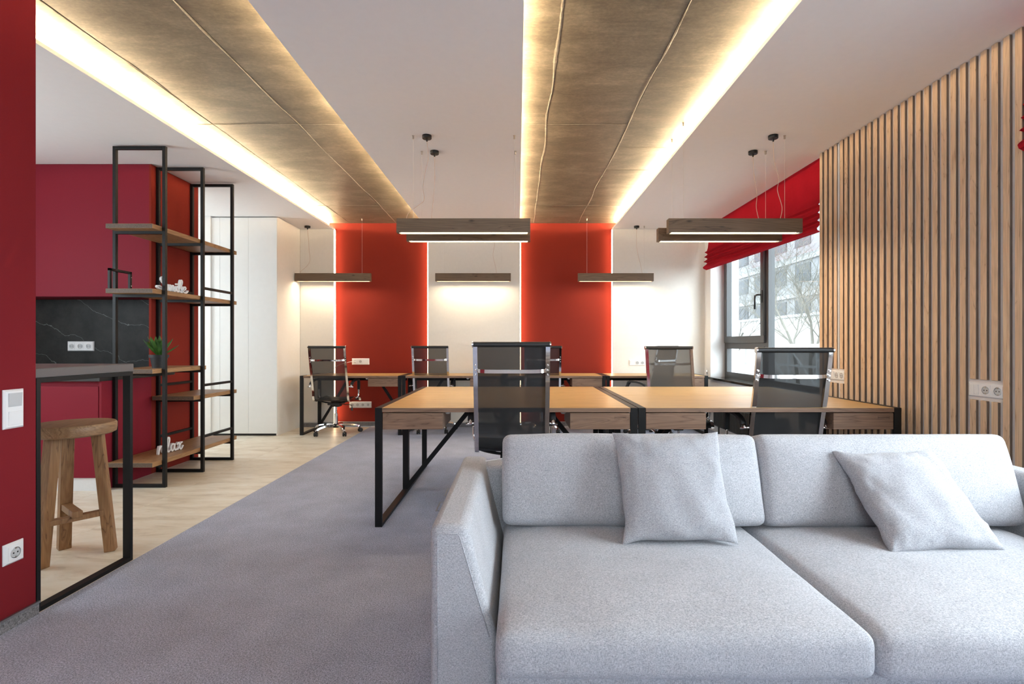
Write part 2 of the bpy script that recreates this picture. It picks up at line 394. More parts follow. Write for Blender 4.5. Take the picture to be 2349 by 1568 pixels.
def mk_stone():
    m, nt, b = newmat('dark_veined_stone')
    mp = coords(nt, (1, 1, 1)); n1 = noise_n(nt, mp, 6, 8, 0.7); r = ramp(nt, [(0.3, (0.012, 0.012, 0.0115)), (0.7, (0.034, 0.033, 0.031))]); nt.links.new(n1.outputs[0], r.inputs[0])
    tc = N(nt, 'ShaderNodeTexCoord'); n2 = noise_n(nt, coords(nt), 2.2, 5, 0.55)
    dp = N(nt, 'ShaderNodeVectorMath', operation='DOT_PRODUCT'); dp.inputs[1].default_value = (0.42, 0, 1.0); nt.links.new(tc.outputs['Object'], dp.inputs[0])
    ma = N(nt, 'ShaderNodeMath', operation='MULTIPLY_ADD'); ma.inputs[1].default_value = 0.42; nt.links.new(n2.outputs[0], ma.inputs[0]); nt.links.new(dp.outputs['Value'], ma.inputs[2])
    pp = N(nt, 'ShaderNodeMath', operation='PINGPONG'); pp.inputs[1].default_value = 0.16; nt.links.new(ma.outputs[0], pp.inputs[0])
    rv = ramp(nt, [(0.0, (1, 1, 1)), (0.0035, (0, 0, 0))]); nt.links.new(pp.outputs[0], rv.inputs[0])
    nt.links.new(mix(nt, r.outputs[0], (0.16, 0.17, 0.17), rv.outputs[0]), b.inputs['Base Color'])
    b.inputs['Roughness'].default_value = 0.5; b.inputs['Specular IOR Level'].default_value = 0.15; return m
M['stone'] = mk_stone()

# ------------------------------------------------------------------ room shell
ZC, ZS = 2.75, 2.85          # plaster ceiling, concrete soffit
YF, YN = 7.11, 7.20          # white wall panels, red recesses
XL, XR, YB = -2.05, 2.60, -1.80
def wallx(mb, x0, x1, y0, y1, z0, z1, holes):
    ys = y0
    for (a, b, c, d) in sorted(holes):
        if a > ys: mb.box(x0, x1, ys, a, z0, z1)
        if c > z0: mb.box(x0, x1, a, b, z0, c)
        if d < z1: mb.box(x0, x1, a, b, d, z1)
        ys = b
    if ys < y1: mb.box(x0, x1, ys, y1, z0, z1)
def wally(mb, y0, y1, x0, x1, z0, z1, holes):
    xs = x0
    for (a, b, c, d) in sorted(holes):
        if a > xs: mb.box(xs, a, y0, y1, z0, z1)
        if c > z0: mb.box(a, b, y0, y1, z0, c)
        if d < z1: mb.box(a, b, y0, y1, d, z1)
        xs = b
    if xs < x1: mb.box(xs, x1, y0, y1, z0, z1)

# floor: screed with travertine tiles on the left, carpet on the right
fl = tag(MB().box(-5.4, 3.0, -2.0, 7.4, -0.12, -0.012).build('floor', M['concrete']), kind='structure')
tm = {}
ty = 0.8; row = 0
while ty < YF - 0.01:
    ln = min(1.2, YF - ty); tx = XL
    while tx > -5.2 + 0.01:
        wd = min(0.6, tx + 5.2); key = (round(wd, 3), round(ln, 3))
        if key not in tm: tm[key] = MB().box(-wd + 0.001, -0.001, 0.001, ln - 0.001, -0.012, 0.0, 0.0008).mesh('tile', M['tile'])
        share('tile', tm[key], fl, (tx, ty, 0)); tx -= 0.6
    ty += 1.2; row += 1
tag(MB().box(XL + 0.0005, XR, YB, YN, -0.012, 0.0).build('floor_carpet', M['carpet']), 'grey loop pile carpet covering the office floor', kind='structure')

# ceiling: three plaster fields with light coves, raw concrete soffit in two strips between them
cl = MB()
def plaster(x0, x1, lip0, lip1):
    # solid field, with a thin lip projecting into the cove on the sides given
    a = x0 + (0.08 if lip0 else 0); b = x1 - (0.08 if lip1 else 0)
    P = [(x0, ZC), (x1, ZC)]
    if lip1: P += [(x1, ZC + 0.024), (b, ZC + 0.024)]
    P += [(b, ZS), (a, ZS)]
    if lip0: P += [(a, ZC + 0.024), (x0, ZC + 0.024)]
    cl.prism(P, YB, YN, 'y')
S1, S2 = (-2.56, -1.255), (0.03, 1.325)
plaster(-5.4, S1[0], False, True); plaster(S1[1], S2[0], True, True); plaster(S2[1], 3.0, True, False)
ce = tag(cl.build('ceiling', M['ceiling_paint']), kind='structure')
MB().box(-5.4, 3.0, YB - 0.2, 7.4, ZS + 0.006, ZS + 0.15).build('slab', M['concrete_ridge'], ce)
def concrete_panels(xs, ysl):
    for i in range(len(xs) - 1):
        yl = ysl[i]
        for j in range(len(yl) - 1):
            MB().box(xs[i] + 0.002, xs[i + 1] - 0.002, yl[j] + 0.002, yl[j + 1] - 0.002, ZS + random.uniform(-0.001, 0.001), ZS + 0.006, 0.001).build('concrete_panel', M['concrete'], ce)
Y0 = [YB, 1.64, 3.96, 6.28, YN]
concrete_panels([S1[0] - 0.08, -2.355, -1.695, S1[1] + 0.08], [Y0, Y0, Y0])
concrete_panels([S2[0] - 0.08, 0.228, 0.856, S2[1] + 0.08], [Y0, Y0, [YB, 1.64, 4.43, 5.0, 6.28, YN]])
def ridge(pts, w):
    mb = MB(); vs = []; n = len(pts)
    for i, (x, y) in enumerate(pts):
        k = w * (0.18 + 1.5 * abs(noise.noise((x * 3, y * 1.6, 4.1))) + 0.9 * abs(noise.noise((x * 3, y * 17, 1.1))))
        d = Vector(pts[min(i + 1, n - 1)]) - Vector(pts[max(i - 1, 0)]); d.normalize(); nx, ny = -d.y, d.x
        jt = .004 * noise.noise((y * 23, x, 7)); vs += [(x - nx * k, y - ny * k, ZS - 0.001), (x + nx * jt, y + ny * jt, ZS - 0.0028), (x + nx * k, y + ny * k, ZS - 0.001)]
    fs = []
    for i in range(n - 1):
        for j in range(2): fs.append((i * 3 + j, i * 3 + j + 1, (i + 1) * 3 + j + 1, (i + 1) * 3 + j))
    mb.add(vs, fs).build('seam_ridge', M['concrete_ridge'], ce)
for xx, w in ((-2.355, 0.006), (-1.695, 0.008), (0.228, 0.008), (0.856, 0.006)):
    ridge([(xx + 0.018 * noise.noise((xx * 5, y * 1.7, 0)) , y) for y in [0.5 + 0.03 * i for i in range(223)]], w)
for x0, x1, yy in ((-2.6, -1.2, 3.96), (-2.6, -1.2, 6.28), (0.0, 0.856, 3.96), (0.856, 1.36, 4.43), (0.0, 1.36, 6.28)):
    ridge([(x0 + (x1 - x0) * i / 16, yy + 0.006 * noise.noise((i * .3, yy, 2))) for i in range(17)], 0.004)
for x, s in ((S1[0], -1), (S1[1], 1), (S2[0], -1), (S2[1], 1)):
    a, b = sorted((x + s * 0.062, x + s * 0.078))
    MB().box(a, b, YB + 0.02, YN - 0.02, ZC + 0.025, ZC + 0.033).build('cove_light_strip', M['led_cove'], ce, label='warm white LED strip hidden behind the cove lip')

# far wall: red recesses between white panels edged with light
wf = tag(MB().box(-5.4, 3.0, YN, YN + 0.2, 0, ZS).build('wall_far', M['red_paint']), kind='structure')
PX = [(-3.017, -2.549), (-1.241, 0.036), (1.320, XR)]
for i, (a, b) in enumerate(PX):
    p = MB().box(a, b, YF, YN, 0, ZC).build('white_panel', M['white_panel'], wf, bevel=0.002)
    mb = MB(); rnd = random.Random(31 + i)
    for k in range(26):
        zc = rnd.uniform(0.8, 2.7) if k % 3 else rnd.uniform(0.9, 1.5); sl = rnd.uniform(-0.28, 0.28)
        p0 = (a + 0.01, zc - sl * (b - a) / 2); p1 = (b - 0.01, zc + sl * (b - a) / 2)
        if min(p0[1], p1[1]) < 0.1 or max(p0[1], p1[1]) > 2.72: continue
        mb.bar([(p0[0], YF - 0.0003, p0[1]), (p1[0], YF - 0.0003, p1[1])], 0.0022, 0.0012, (0, -1, 0)) if False else mb.prism(
            [(p0[0], p0[1] - 0.0016), (p1[0], p1[1] - 0.0016), (p1[0], p1[1] + 0.0016), (p0[0], p0[1] + 0.0016)], YF - 0.0009, YF + 0.001, 'y')
    r = mb.build('relief_lines', M['white_panel'], p); r['kind'] = 'stuff'
for x, s in ((PX[0][1], 1), (PX[1][0], -1), (PX[1][1], 1), (PX[2][0], -1)):
    a, b = sorted((x, x + s * 0.011))
    MB().box(a, b, YF + 0.008, YF + 0.024, 0.06, ZC - 0.01).build('edge_light_strip', M['led_wall'], wf)
mb = MB(); mt = MB()
for (a, b, y) in ((PX[0][0], PX[0][1], YF), (PX[0][1], PX[1][0], YN), (PX[1][0], PX[1][1], YF), (PX[1][1], PX[2][0], YN), (PX[2][0], PX[2][1], YF)):
    mb.box(a, b, y - 0.008, y, 0, 0.055); mt.box(a, b, y - 0.010, y, 0.055, 0.064)
bf = tag(mb.build('baseboard_far', M['skirting_carpet']), kind='structure'); mt.build('trim_strip', M['aluminium'], bf)

# left wall (red) with carpet skirting
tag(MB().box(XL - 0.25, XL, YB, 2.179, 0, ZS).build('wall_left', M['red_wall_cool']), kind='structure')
bl = tag(MB().box(XL, XL + 0.008, YB, 2.186, 0, 0.046).build('baseboard_left', M['skirting_carpet']), kind='structure')
MB().box(XL, XL + 0.010, YB, 2.19, 0.046, 0.055).build('trim_strip', M['aluminium'], bl)

# right wall with two window openings, slat cladding on the pier between them
W1 = (4.35, 6.893); W2 = (0.0, 2.15)
mb = MB(); wallx(mb, XR, 2.98, YB, YN, 0, ZC, [(W1[0], W1[1], 0.69, 2.70), (W2[0], W2[1], 0.69, 2.70)])
wr = tag(mb.build('wall_right', M['white_paint']), kind='structure')
ws = tag(MB().box(2.557, XR, 2.575, 4.325, 0, ZC).build('wall_right_slatted', plain('slat_backing_grey', (0.78, 0.74, 0.72), 0.6)), kind='structure')
XF = 2.540
slat_meshes = {}
def slat(y_far, z0, z1, w=0.0375):
    key = (round(z0, 3), round(z1, 3))
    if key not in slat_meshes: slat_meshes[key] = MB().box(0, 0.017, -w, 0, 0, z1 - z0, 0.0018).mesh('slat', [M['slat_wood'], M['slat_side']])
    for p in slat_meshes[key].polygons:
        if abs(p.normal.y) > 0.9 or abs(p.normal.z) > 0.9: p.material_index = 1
    share('slat', slat_meshes[key], ws, (XF, y_far, z0))
for k in range(27):
    yk = 4.3056 - 0.065 * k - (0.010 if k == 4 else 0)
    if k in (2, 3, 4, 22, 23, 24): slat(yk, 0.0, 0.842); slat(yk, 0.955, ZC - 0.002)
    else: slat(yk, 0.0, ZC - 0.002)
MB().box(2.548, 2.557, 4.064, 4.073, 0.955, ZC - 0.01).build('bright_gap_strip', M['white_plastic'], ws)  # white strip added for the bright backing seen through a wider gap

# kitchen niche, hall and back walls (mostly out of sight)
mb = MB(); wallx(mb, -5.4, -5.2, 0.6, 7.4, 0, ZC, [(1.4, 3.4, 1.15, 2.15), (5.3, 5.95, 0.9, 2.3)])
tag(mb.build('wall_kitchen_side', M['white_paint']), kind='structure')
tag(MB().box(-5.4, XL - 0.25, 0.6, 0.8, 0, ZC).build('wall_kitchen_front', M['white_paint']), kind='structure')
wk = tag(MB().box(-5.2, -3.30, 4.88, 5.20, 0, ZC).build('wall_kitchen', M['white_paint']), kind='structure')
MB().box(-5.2, -3.272, 4.86, 4.88, 0.90, 1.60).build('backsplash', M['stone'], wk)
mb = MB(); mb.box(-5.2, -3.93, 6.42, 7.2, 0, ZC); mb.box(-3.93, -3.8385, 6.40, 7.2, 0, ZC)
tag(mb.build('wall_hall', M['white_paint']), kind='structure')
mb = MB(); wally(mb, YB - 0.2, YB, -2.3, 3.0, 0, ZS, [(-0.9, 0.7, 1.4, 2.4)])
tag(mb.build('wall_back', M['white_paint']), kind='structure')
def simple_window(name, axis, c, a0, a1, z0, z1, n):
    e = empty(name, kind='structure'); f = MB(); t = 0.06
    def B(p0, p1, q0, q1):
        if axis == 'x': f.box(c, c + 0.06, p0, p1, q0, q1)
        else: f.box(p0, p1, c, c + 0.06, q0, q1)
    B(a0, a1, z0, z0 + t); B(a0, a1, z1 - t, z1)
    for i in range(n + 1):
        p = a0 + (a1 - a0 - t) * i / n; B(p, p + t, z0 + t, z1 - t)
    f.build('window_frame', M['window_metal'], e)
    for i in range(n):
        p0 = a0 + (a1 - a0 - t) * i / n + t; p1 = a0 + (a1 - a0 - t) * (i + 1) / n
        g = MB()
        if axis == 'x': g.add([(c + .03, p0, z0 + t), (c + .03, p1, z0 + t), (c + .03, p1, z1 - t), (c + .03, p0, z1 - t)], [(0, 1, 2, 3)])
        else: g.add([(p0, c + .03, z0 + t), (p1, c + .03, z0 + t), (p1, c + .03, z1 - t), (p0, c + .03, z1 - t)], [(0, 1, 2, 3)])
        g.build('pane', M['glass'], e)
simple_window('window_2', 'x', 2.79, W2[0], W2[1], 0.69, 2.70, 2)
simple_window('window_3', 'y', YB - 0.13, -0.9, 0.7, 1.4, 2.4, 2)
simple_window('window_4', 'x', -5.33, 1.4, 3.4, 1.15, 2.15, 2)
simple_window('window_5', 'x', -5.33, 5.3, 5.95, 0.9, 2.3, 1)

# window beside the slat wall: fixed big light, tilting sash over a fixed lower light
w1 = empty('window_1', kind='structure'); wm = M['window_metal']; X0, X1 = 2.79, 2.86
f = MB(); f.box(X0, X1, W1[0], W1[1], 0.69, 0.75); f.box(X0, X1, W1[0], W1[1], 2.64, 2.70)
f.box(X0, X1, W1[0], W1[0] + 0.06, 0.75, 2.64); f.box(X0, X1, W1[1] - 0.055, W1[1], 0.75, 2.64)
f.build('window_frame', wm, w1)
MB().box(X0, X1, 5.69, 5.78, 0.75, 2.64).build('mullion', wm, w1)
MB().box(X0, X1, 5.78, W1[1] - 0.055, 1.125, 1.175).build('transom', wm, w1)
s = MB(); a0, a1, c0, c1 = 5.755, W1[1] - 0.03, 1.165, 2.66; t = 0.085
s.box(X0 - 0.022, X0 + 0.05, a0, a1, c0, c0 + t); s.box(X0 - 0.022, X0 + 0.05, a0, a1, c1 - t, c1)
s.box(X0 - 0.022, X0 + 0.05, a0, a0 + t, c0 + t, c1 - t); s.box(X0 - 0.022, X0 + 0.05, a1 - t, a1, c0 + t, c1 - t)
sa = s.build('sash', wm, w1, bevel=0.004)
MB().box(X0 - 0.026, X0 - 0.018, a0 + 0.005, a0 + 0.025, c0 + t, c1 - t).build('gasket', M['black_plastic'], sa)
h = MB(); h.box(X0 - 0.034, X0 - 0.022, a0 + 0.025, a0 + 0.058, 1.62, 1.76, 0.004); h.build('handle_plate', M['black_plastic'], w1)
h = MB(); h.tube([(X0 - 0.03, a0 + 0.04, 1.71), (X0 - 0.065, a0 + 0.04, 1.71), (X0 - 0.07, a0 + 0.06, 1.71), (X0 - 0.07, a0 + 0.11, 1.705)], 0.011, 8)
h.tube([(X0 - 0.07, a0 + 0.105, 1.71), (X0 - 0.07, a0 + 0.115, 1.66), (X0 - 0.07, a0 + 0.115, 1.55)], 0.011, 8); h.build('handle', M['black_plastic'], w1, smooth=True)
s = MB(); b0, b1 = 5.78, W1[1] - 0.055; t2 = 0.035
s.box(X0 - 0.005, X0 + 0.03, b0, b1, 0.75, 0.75 + t2); s.box(X0 - 0.005, X0 + 0.03, b0, b1, 1.125 - t2, 1.125)
s.box(X0 - 0.005, X0 + 0.03, b0, b0 + t2, 0.785, 1.09); s.box(X0 - 0.005, X0 + 0.03, b1 - t2, b1, 0.785, 1.09); s.build('glazing_bead', wm, w1)
for (p0, p1, q0, q1) in ((W1[0] + 0.06, 5.69, 0.75, 2.64), (a0 + t, a1 - t, c0 + t, c1 - t), (b0, b1, 0.75, 1.125)):
    MB().add([(2.825, p0, q0), (2.825, p1, q0), (2.825, p1, q1), (2.825, p0, q1)], [(0, 1, 2, 3)]).build('pane', M['dimmed_glass'], w1)
for i, (a, b) in enumerate((W1, W2)):
    o = MB().box(2.555 if i == 0 else 2.57, X0, a, b, 0.682, 0.712, 0.003).build('window_sill', M['sill_stone'])
    tag(o, ('polished black stone sill under the far window', 'polished black stone sill beside the sofa')[i], kind='structure')

# ------------------------------------------------------------------ world outside the window
OG = -0.6
gm = plain('paving_outside', (0.16, 0.16, 0.16), 0.9, grain=0.2, gscale=2)
tag(MB().box(3.2, 60, -10, 70, OG - 0.2, OG).build('ground_outside', gm), kind='structure')
def facade(name, x, y0, y1, h, wallc, winc, nfl, nwin, label, band):
    e = empty(name, (x, (y0 + y1) / 2, OG), 0, label, 'building'); L = y1 - y0
    wmat = plain(name + '_wall', wallc, 0.9, grain=0.08, gscale=0.6); gmat = plain(name + '_window', winc, 0.6, spec=0.1)
    MB().box(0, 6, -L / 2, L / 2, 0, h).build('wall', wmat, e)
    fm = MB().box(-0.06, 0.05, 0, L / nwin * 0.62, 0, 1.5).mesh('window', gmat)
    bm_ = plain(name + '_band', band, 0.9); bmesh_ = MB().box(-0.18, 0, -L / 2, L / 2, 0, 0.35).mesh('balcony_band', bm_)
    for fl_ in range(nfl):
        zz = 1.0 + fl_ * 3.0
        if zz + 1.9 > h: break
        share('balcony_band', bmesh_, e, (0, 0, zz + 1.75))
        for k in range(nwin): share('window', fm, e, (0, -L / 2 + (k + 0.2) * L / nwin, zz))
facade('apartment_building', 24, 26, 60, 17, (0.10, 0.103, 0.107), (0.035, 0.04, 0.045), 5, 9, 'pale grey apartment building with banded floors seen through the window', (0.15, 0.154, 0.158))
lw = tag(MB().box(17.5, 17.9, 18, 50, OG, 1.25).build('garden_wall', plain('faded_brick', (0.15, 0.105, 0.095), 0.9, grain=0.25, gscale=3)), 'faded red garden wall behind the bare trees', 'wall')
MB().box(17.4, 18.0, 18, 50, 1.25, 1.37).build('coping', plain('coping_white', (0.2, 0.21, 0.21), 0.8), lw)
pb = empty('pale_shed', (16.4, 31, OG), 0, 'low white flat roofed shed in front of the garden wall', 'shed')
MB().box(-0.5, 0.5, -4.5, 6, 0, 3.3).build('wall', plain('shed_white', (0.25, 0.245, 0.235), 0.8), pb)
MB().box(-0.6, 0.6, -4.6, 6.1, 3.3, 3.45).build('roof', plain('shed_roof', (0.26, 0.27, 0.28), 0.7), pb)
rl = empty('white_railing', (10.5, 0, OG), 0, 'white painted railing running along the yard', 'railing')
rm = plain('railing_white', (0.23, 0.245, 0.25), 0.6)
MB().box(-0.04, 0.04, 12, 34, 1.62, 1.76).build('top_rail', rm, rl); MB().box(-0.03, 0.03, 12, 34, 0.9, 0.98).build('lower_rail', rm, rl)
pm = MB().box(-0.04, 0.04, -0.05, 0.05, 0, 1.62).mesh('post', rm)
dm = MB().bar([(0, -0.9, 0.1), (0, 0.9, 1.5)], 0.05, 0.04, (1, 0, 0)).mesh('diagonal_bar', rm)
for k in range(12):
    share('post', pm, rl, (0, 12.2 + k * 1.9, 0)); share('diagonal_bar', dm, rl, (0.05, 13.1 + k * 1.9, 0))
bark = plain('pale_bark', (0.075, 0.072, 0.06), 0.9, grain=0.2, gscale=30)
def bare_tree(loc, h, seed, label):
    rnd = random.Random(seed); mb = MB()
    def grow(p, d, ln, r, depth):
        pts = [p]; dd = d.copy()
        for i in range(3):
            dd = (dd + Vector((rnd.uniform(-.22, .22), rnd.uniform(-.22, .22), rnd.uniform(-.05, .12)))).normalized(); pts.append(pts[-1] + dd * ln / 3)
        mb.tube(pts, r, 5 if depth < 2 else 3, [1, .88, .75, .62])
        if depth >= 6: return
        for i in range(4 if depth < 3 else 3):
            q = pts[rnd.choice((1, 2, 3, 3))]; a = rnd.uniform(0, 2 * PI); s_ = rnd.uniform(.45, .95)
            nd = (dd + Vector((math.cos(a) * s_, math.sin(a) * s_, rnd.uniform(-.1, .35)))).normalized()
            grow(q, nd, ln * rnd.uniform(.58, .78), max(r * .55, 0.0045), depth + 1)
    grow(Vector((0, 0, 0)), Vector((0, 0, 1)), h * 0.36, h * 0.012, 0)
    o = mb.build('bare_tree', bark, fix=False); o.location = loc; tag(o, label, 'tree', 'bare trees in the yard')
bare_tree((11.8, 21.5, OG), 6.5, 3, 'bare pale tree outside, nearest the window mullion')
bare_tree((14.6, 25.5, OG), 8.0, 5, 'taller bare tree standing in front of the white shed')
bare_tree((12.2, 29.0, OG), 7.0, 9, 'bare tree with dense twigs left of the window mullion')

# ------------------------------------------------------------------ kitchen corner
XK = -3.25
t = empty('upper_cabinet', (-4.2, 4.7, 1.572), 0, 'matt red handleless wall cabinet hanging above the dark backsplash', 'cabinet')
MB().box(-1.0, 0.932, -0.137, 0.158, 0, ZC - 1.575).build('body', M['red_cabinet'], t)
MB().box(-1.0, 0.932, -0.155, -0.137, 0.002, ZC - 1.575).build('door', M['red_cabinet'], t, bevel=0.001)
t = empty('base_cabinet', (-4.2, 4.4, 0), 0, 'dark red base cabinet with pale plinth below the stone worktop', 'cabinet')
MB().box(-0.99, 0.930, -0.38, 0.44, 0.105, 0.858).build('body', M['red_cabinet'], t)
MB().box(-0.99, 0.925, -0.40, -0.38, 0.105, 0.82).build('door', M['red_cabinet'], t, bevel=0.001)
MB().box(-0.99, 0.93, -0.385, 0.44, 0.0, 0.105).build('plinth', M['plinth'], t)
MB().box(0.932, 0.95, -0.40, 0.145, 0, 0.86).build('side_panel', M['red_cabinet'], t)
t = empty('worktop', (-4.2, 4.4, 0.86), 0, 'dark stone worktop running under the backsplash', 'worktop')
MB().box(-0.99, 0.95, -0.42, 0.46, 0.0, 0.04).build('slab', M['counter_stone'], t, bevel=0.002)
t = empty('tall_panel', (XK - 0.01, 4.88, 0), 0, 'floor to ceiling red end panel beside the black shelving', 'panel')
MB().box(-0.012, 0.01, -0.335, 0.335, 0, 1.60).build('lower_panel', M['red_paint'], t, bevel=0.0015)
MB().box(-0.012, 0.01, -0.335, 0.335, 1.603, ZC - 0.003).build('upper_panel', M['red_paint'], t, bevel=0.0015)

# wardrobe
t = empty('wardrobe', (-3.43, 6.42, 0), 0, 'white ceiling height wardrobe with flush handleless doors', 'wardrobe')
WM = M['wardrobe_white']
MB().box(-0.407, 0.395, 0.02, 0.69, 0.03, ZC - 0.012).build('body', WM, t)
for a, b in ((-0.407, -0.302), (-0.300, 0.055), (0.057, 0.413)): MB().box(a, b, 0.0, 0.019, 0.03, ZC - 0.012).build('door', WM, t, bevel=0.0015)
MB().box(0.395, 0.413, 0.0205, 0.688, 0.0, ZC - 0.003).build('side_panel', M['white_panel'], t, bevel=0.001)
MB().box(-0.407, 0.395, 0.04, 0.6, 0, 0.03).build('plinth', M['black_plastic'], t)

# ------------------------------------------------------------------ black shelving unit
t = empty('shelving_unit', (-3.035, 4.6, 0), 0, 'tall black tube shelving unit with oak boards against the red panel', 'shelving')
bs = M['black_steel']; FY = [4.105 - 4.6 + 0.012, 0.0 + 0.012, 5.078 - 4.6 + 0.012]
hx = 0.212; tb = 0.026
def ring(y):
    m = MB()
    m.box(-hx, -hx + tb, y - tb / 2, y + tb / 2, 0, 2.738); m.box(hx - tb, hx, y - tb / 2, y + tb / 2, 0, 2.738)
    m.box(-hx + tb, hx - tb, y - tb / 2, y + tb / 2, 0, tb); m.box(-hx + tb, hx - tb, y - tb / 2, y + tb / 2, 2.738 - tb, 2.738); return m
for y in FY: ring(y).build('frame', bs, t, bevel=0.002)
BT = 0.036
boards = [(2.092, -0.60, 0.60, (0, 1, 2)), (1.585, -0.60, 0.60, (0, 1, 2)), (0.955, -0.60, 0.09, (0, 1)), (0.692, -0.09, 0.60, (1, 2)), (0.222, -0.60, 0.60, (0, 1, 2))]
for z, a, b, fr_ in boards:
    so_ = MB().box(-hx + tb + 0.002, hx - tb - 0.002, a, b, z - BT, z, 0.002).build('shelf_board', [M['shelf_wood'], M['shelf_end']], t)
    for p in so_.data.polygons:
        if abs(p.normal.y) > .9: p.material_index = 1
    for k in fr_: MB().box(-hx + tb, hx - tb, FY[k] - tb / 2, FY[k] + tb / 2, z - BT - 0.022, z - BT).build('support_bar', bs, t)
for z in (1.655, 0.780, 0.318):
    for x in (-hx + tb / 2, hx - tb / 2): MB().box(x - 0.010, x + 0.010, FY[1] + tb / 2, FY[2] - tb / 2, z - 0.011, z + 0.011).build('guard_rail', bs, t)
m = MB(); gx = -hx + tb + 0.006
m.box(gx, gx + 0.02, -0.585, -0.565, 1.585, 1.748); m.box(gx, gx + 0.02, -0.375, -0.355, 1.585, 1.748); m.box(gx, gx + 0.02, -0.585, -0.355, 1.728, 1.748)
g = m.build('side_guard', bs, t, bevel=0.002)
for z in (1.63, 1.70): MB().lathe([(0.0045, 0), (0.0045, 0.002)], (gx + 0.02, -0.365, z), 'x', 10).build('screw', M['chrome'], g)

# lettering signs
def ribbon(mb, pts, w, d, k=7):
    P = [Vector((p[0], p[1])) for p in pts]
    C = catmull([(p.x, p.y, 0) for p in P], k); n = len(C); vs = []
    for i, p in enumerate(C):
        tt = (C[min(i + 1, n - 1)] - C[max(i - 1, 0)]).normalized(); nx, nz = -tt.y, tt.x
        for sx, dy in ((1, 0), (-1, 0), (-1, d), (1, d)): vs.append((p.x + sx * nx * w / 2, dy, p.y + sx * nz * w / 2))
    fs = []
    for i in range(n - 1):
        for j in range(4): j2 = (j + 1) % 4; fs.append((i * 4 + j, i * 4 + j2, (i + 1) * 4 + j2, (i + 1) * 4 + j))
    fs += [(0, 1, 2, 3), tuple((n - 1) * 4 + j for j in (3, 2, 1, 0))]
    mb.add(vs, fs)
    for e in (C[0], C[-1]): mb.lathe([(w / 2, -.0002), (w / 2, d)], (e.x, 0, e.y), 'y', 10)
def sign(name, strokes, dots, u, stretch, w, d, loc, rz, mat, label):
    mb = MB()
    for i_, st in enumerate(strokes):
        o_ = len(mb.v); ribbon(mb, [(p[0] * u * stretch, p[1] * u) for p in st], w * u, d)
        mb.v[o_:] = [(q[0], q[1] - 0.0005 * i_, q[2]) for q in mb.v[o_:]]
    for p in dots: mb.lathe([(0.065 * u, -.004), (0.065 * u, d)], (p[0] * u * stretch, 0, p[1] * u), 'y', 12)
    zmin = min(v[2] for v in mb.v); mb.v = [(v[0], v[1], v[2] - zmin) for v in mb.v]
    o = mb.build(name, mat, fix=True); o.location = loc; o.rotation_euler = (0, 0, rz); tag(o, label, 'sign'); return o
SM = [[(.66, .80), (.60, .95), (.48, 1.0), (.34, .92), (.32, .76), (.42, .60), (.56, .46), (.60, .28), (.52, .10), (.36, .03), (.16, .08), (.03, .18), (.06, .26), (.20, .27), (.38, .18), (.58, .08)],
      [(.72, .04), (.74, .28), (.77, .46)], [(.75, .20), (.84, .44), (.94, .44), (.96, .26), (.95, .04)], [(.96, .22), (1.05, .44), (1.15, .43), (1.16, .22), (1.18, .06), (1.27, .06), (1.36, .18)],
      [(1.34, .14), (1.40, .44)], [(1.40, .44), (1.37, .18), (1.42, .05), (1.52, .07), (1.60, .20)],
      [(1.58, .12), (1.70, .42), (1.80, .78), (1.78, .96), (1.69, .97), (1.64, .80), (1.62, .42), (1.65, .10), (1.75, .03), (1.86, .14)],
      [(1.84, .12), (1.98, .26), (2.08, .38), (2.03, .49), (1.92, .46), (1.87, .28), (1.91, .08), (2.04, .03), (2.17, .09), (2.25, .22)]]
sign('smile_sign', SM, [(1.43, .62)], 0.108, 1.55, 0.098, 0.018, (-2.862, 4.07, 1.585), PI / 2, M['white_plastic'], 'white cut-out lettering reading Smile on the shelf')
RX = [[(.05, .02), (.08, .30), (.12, .50)], [(.09, .30), (.20, .48), (.32, .50), (.33, .42)], [(.32, .30), (.44, .26), (.54, .36), (.50, .49), (.40, .46), (.35, .28), (.40, .08), (.52, .03), (.64, .12)],
      [(.62, .10), (.76, .42), (.86, .80), (.83, .97), (.74, .97), (.69, .78), (.67, .40), (.70, .10), (.80, .03), (.92, .12)],
      [(1.26, .42), (1.12, .50), (.99, .40), (.97, .18), (1.06, .04), (1.18, .12), (1.27, .46)], [(1.26, .46), (1.25, .16), (1.32, .04), (1.44, .10)],
      [(1.46, .42), (1.54, .50), (1.61, .42), (1.64, .26), (1.68, .08), (1.78, .03), (1.92, .22)], [(1.84, .48), (1.74, .44), (1.62, .24), (1.52, .06), (1.42, .08)]]
sign('relax_sign', RX, [], 0.126, 1.04, 0.105, 0.020, (-3.006, 4.285, 0.222), math.radians(80), M['white_plastic'], 'pale cut-out lettering reading relax on the lowest shelf')

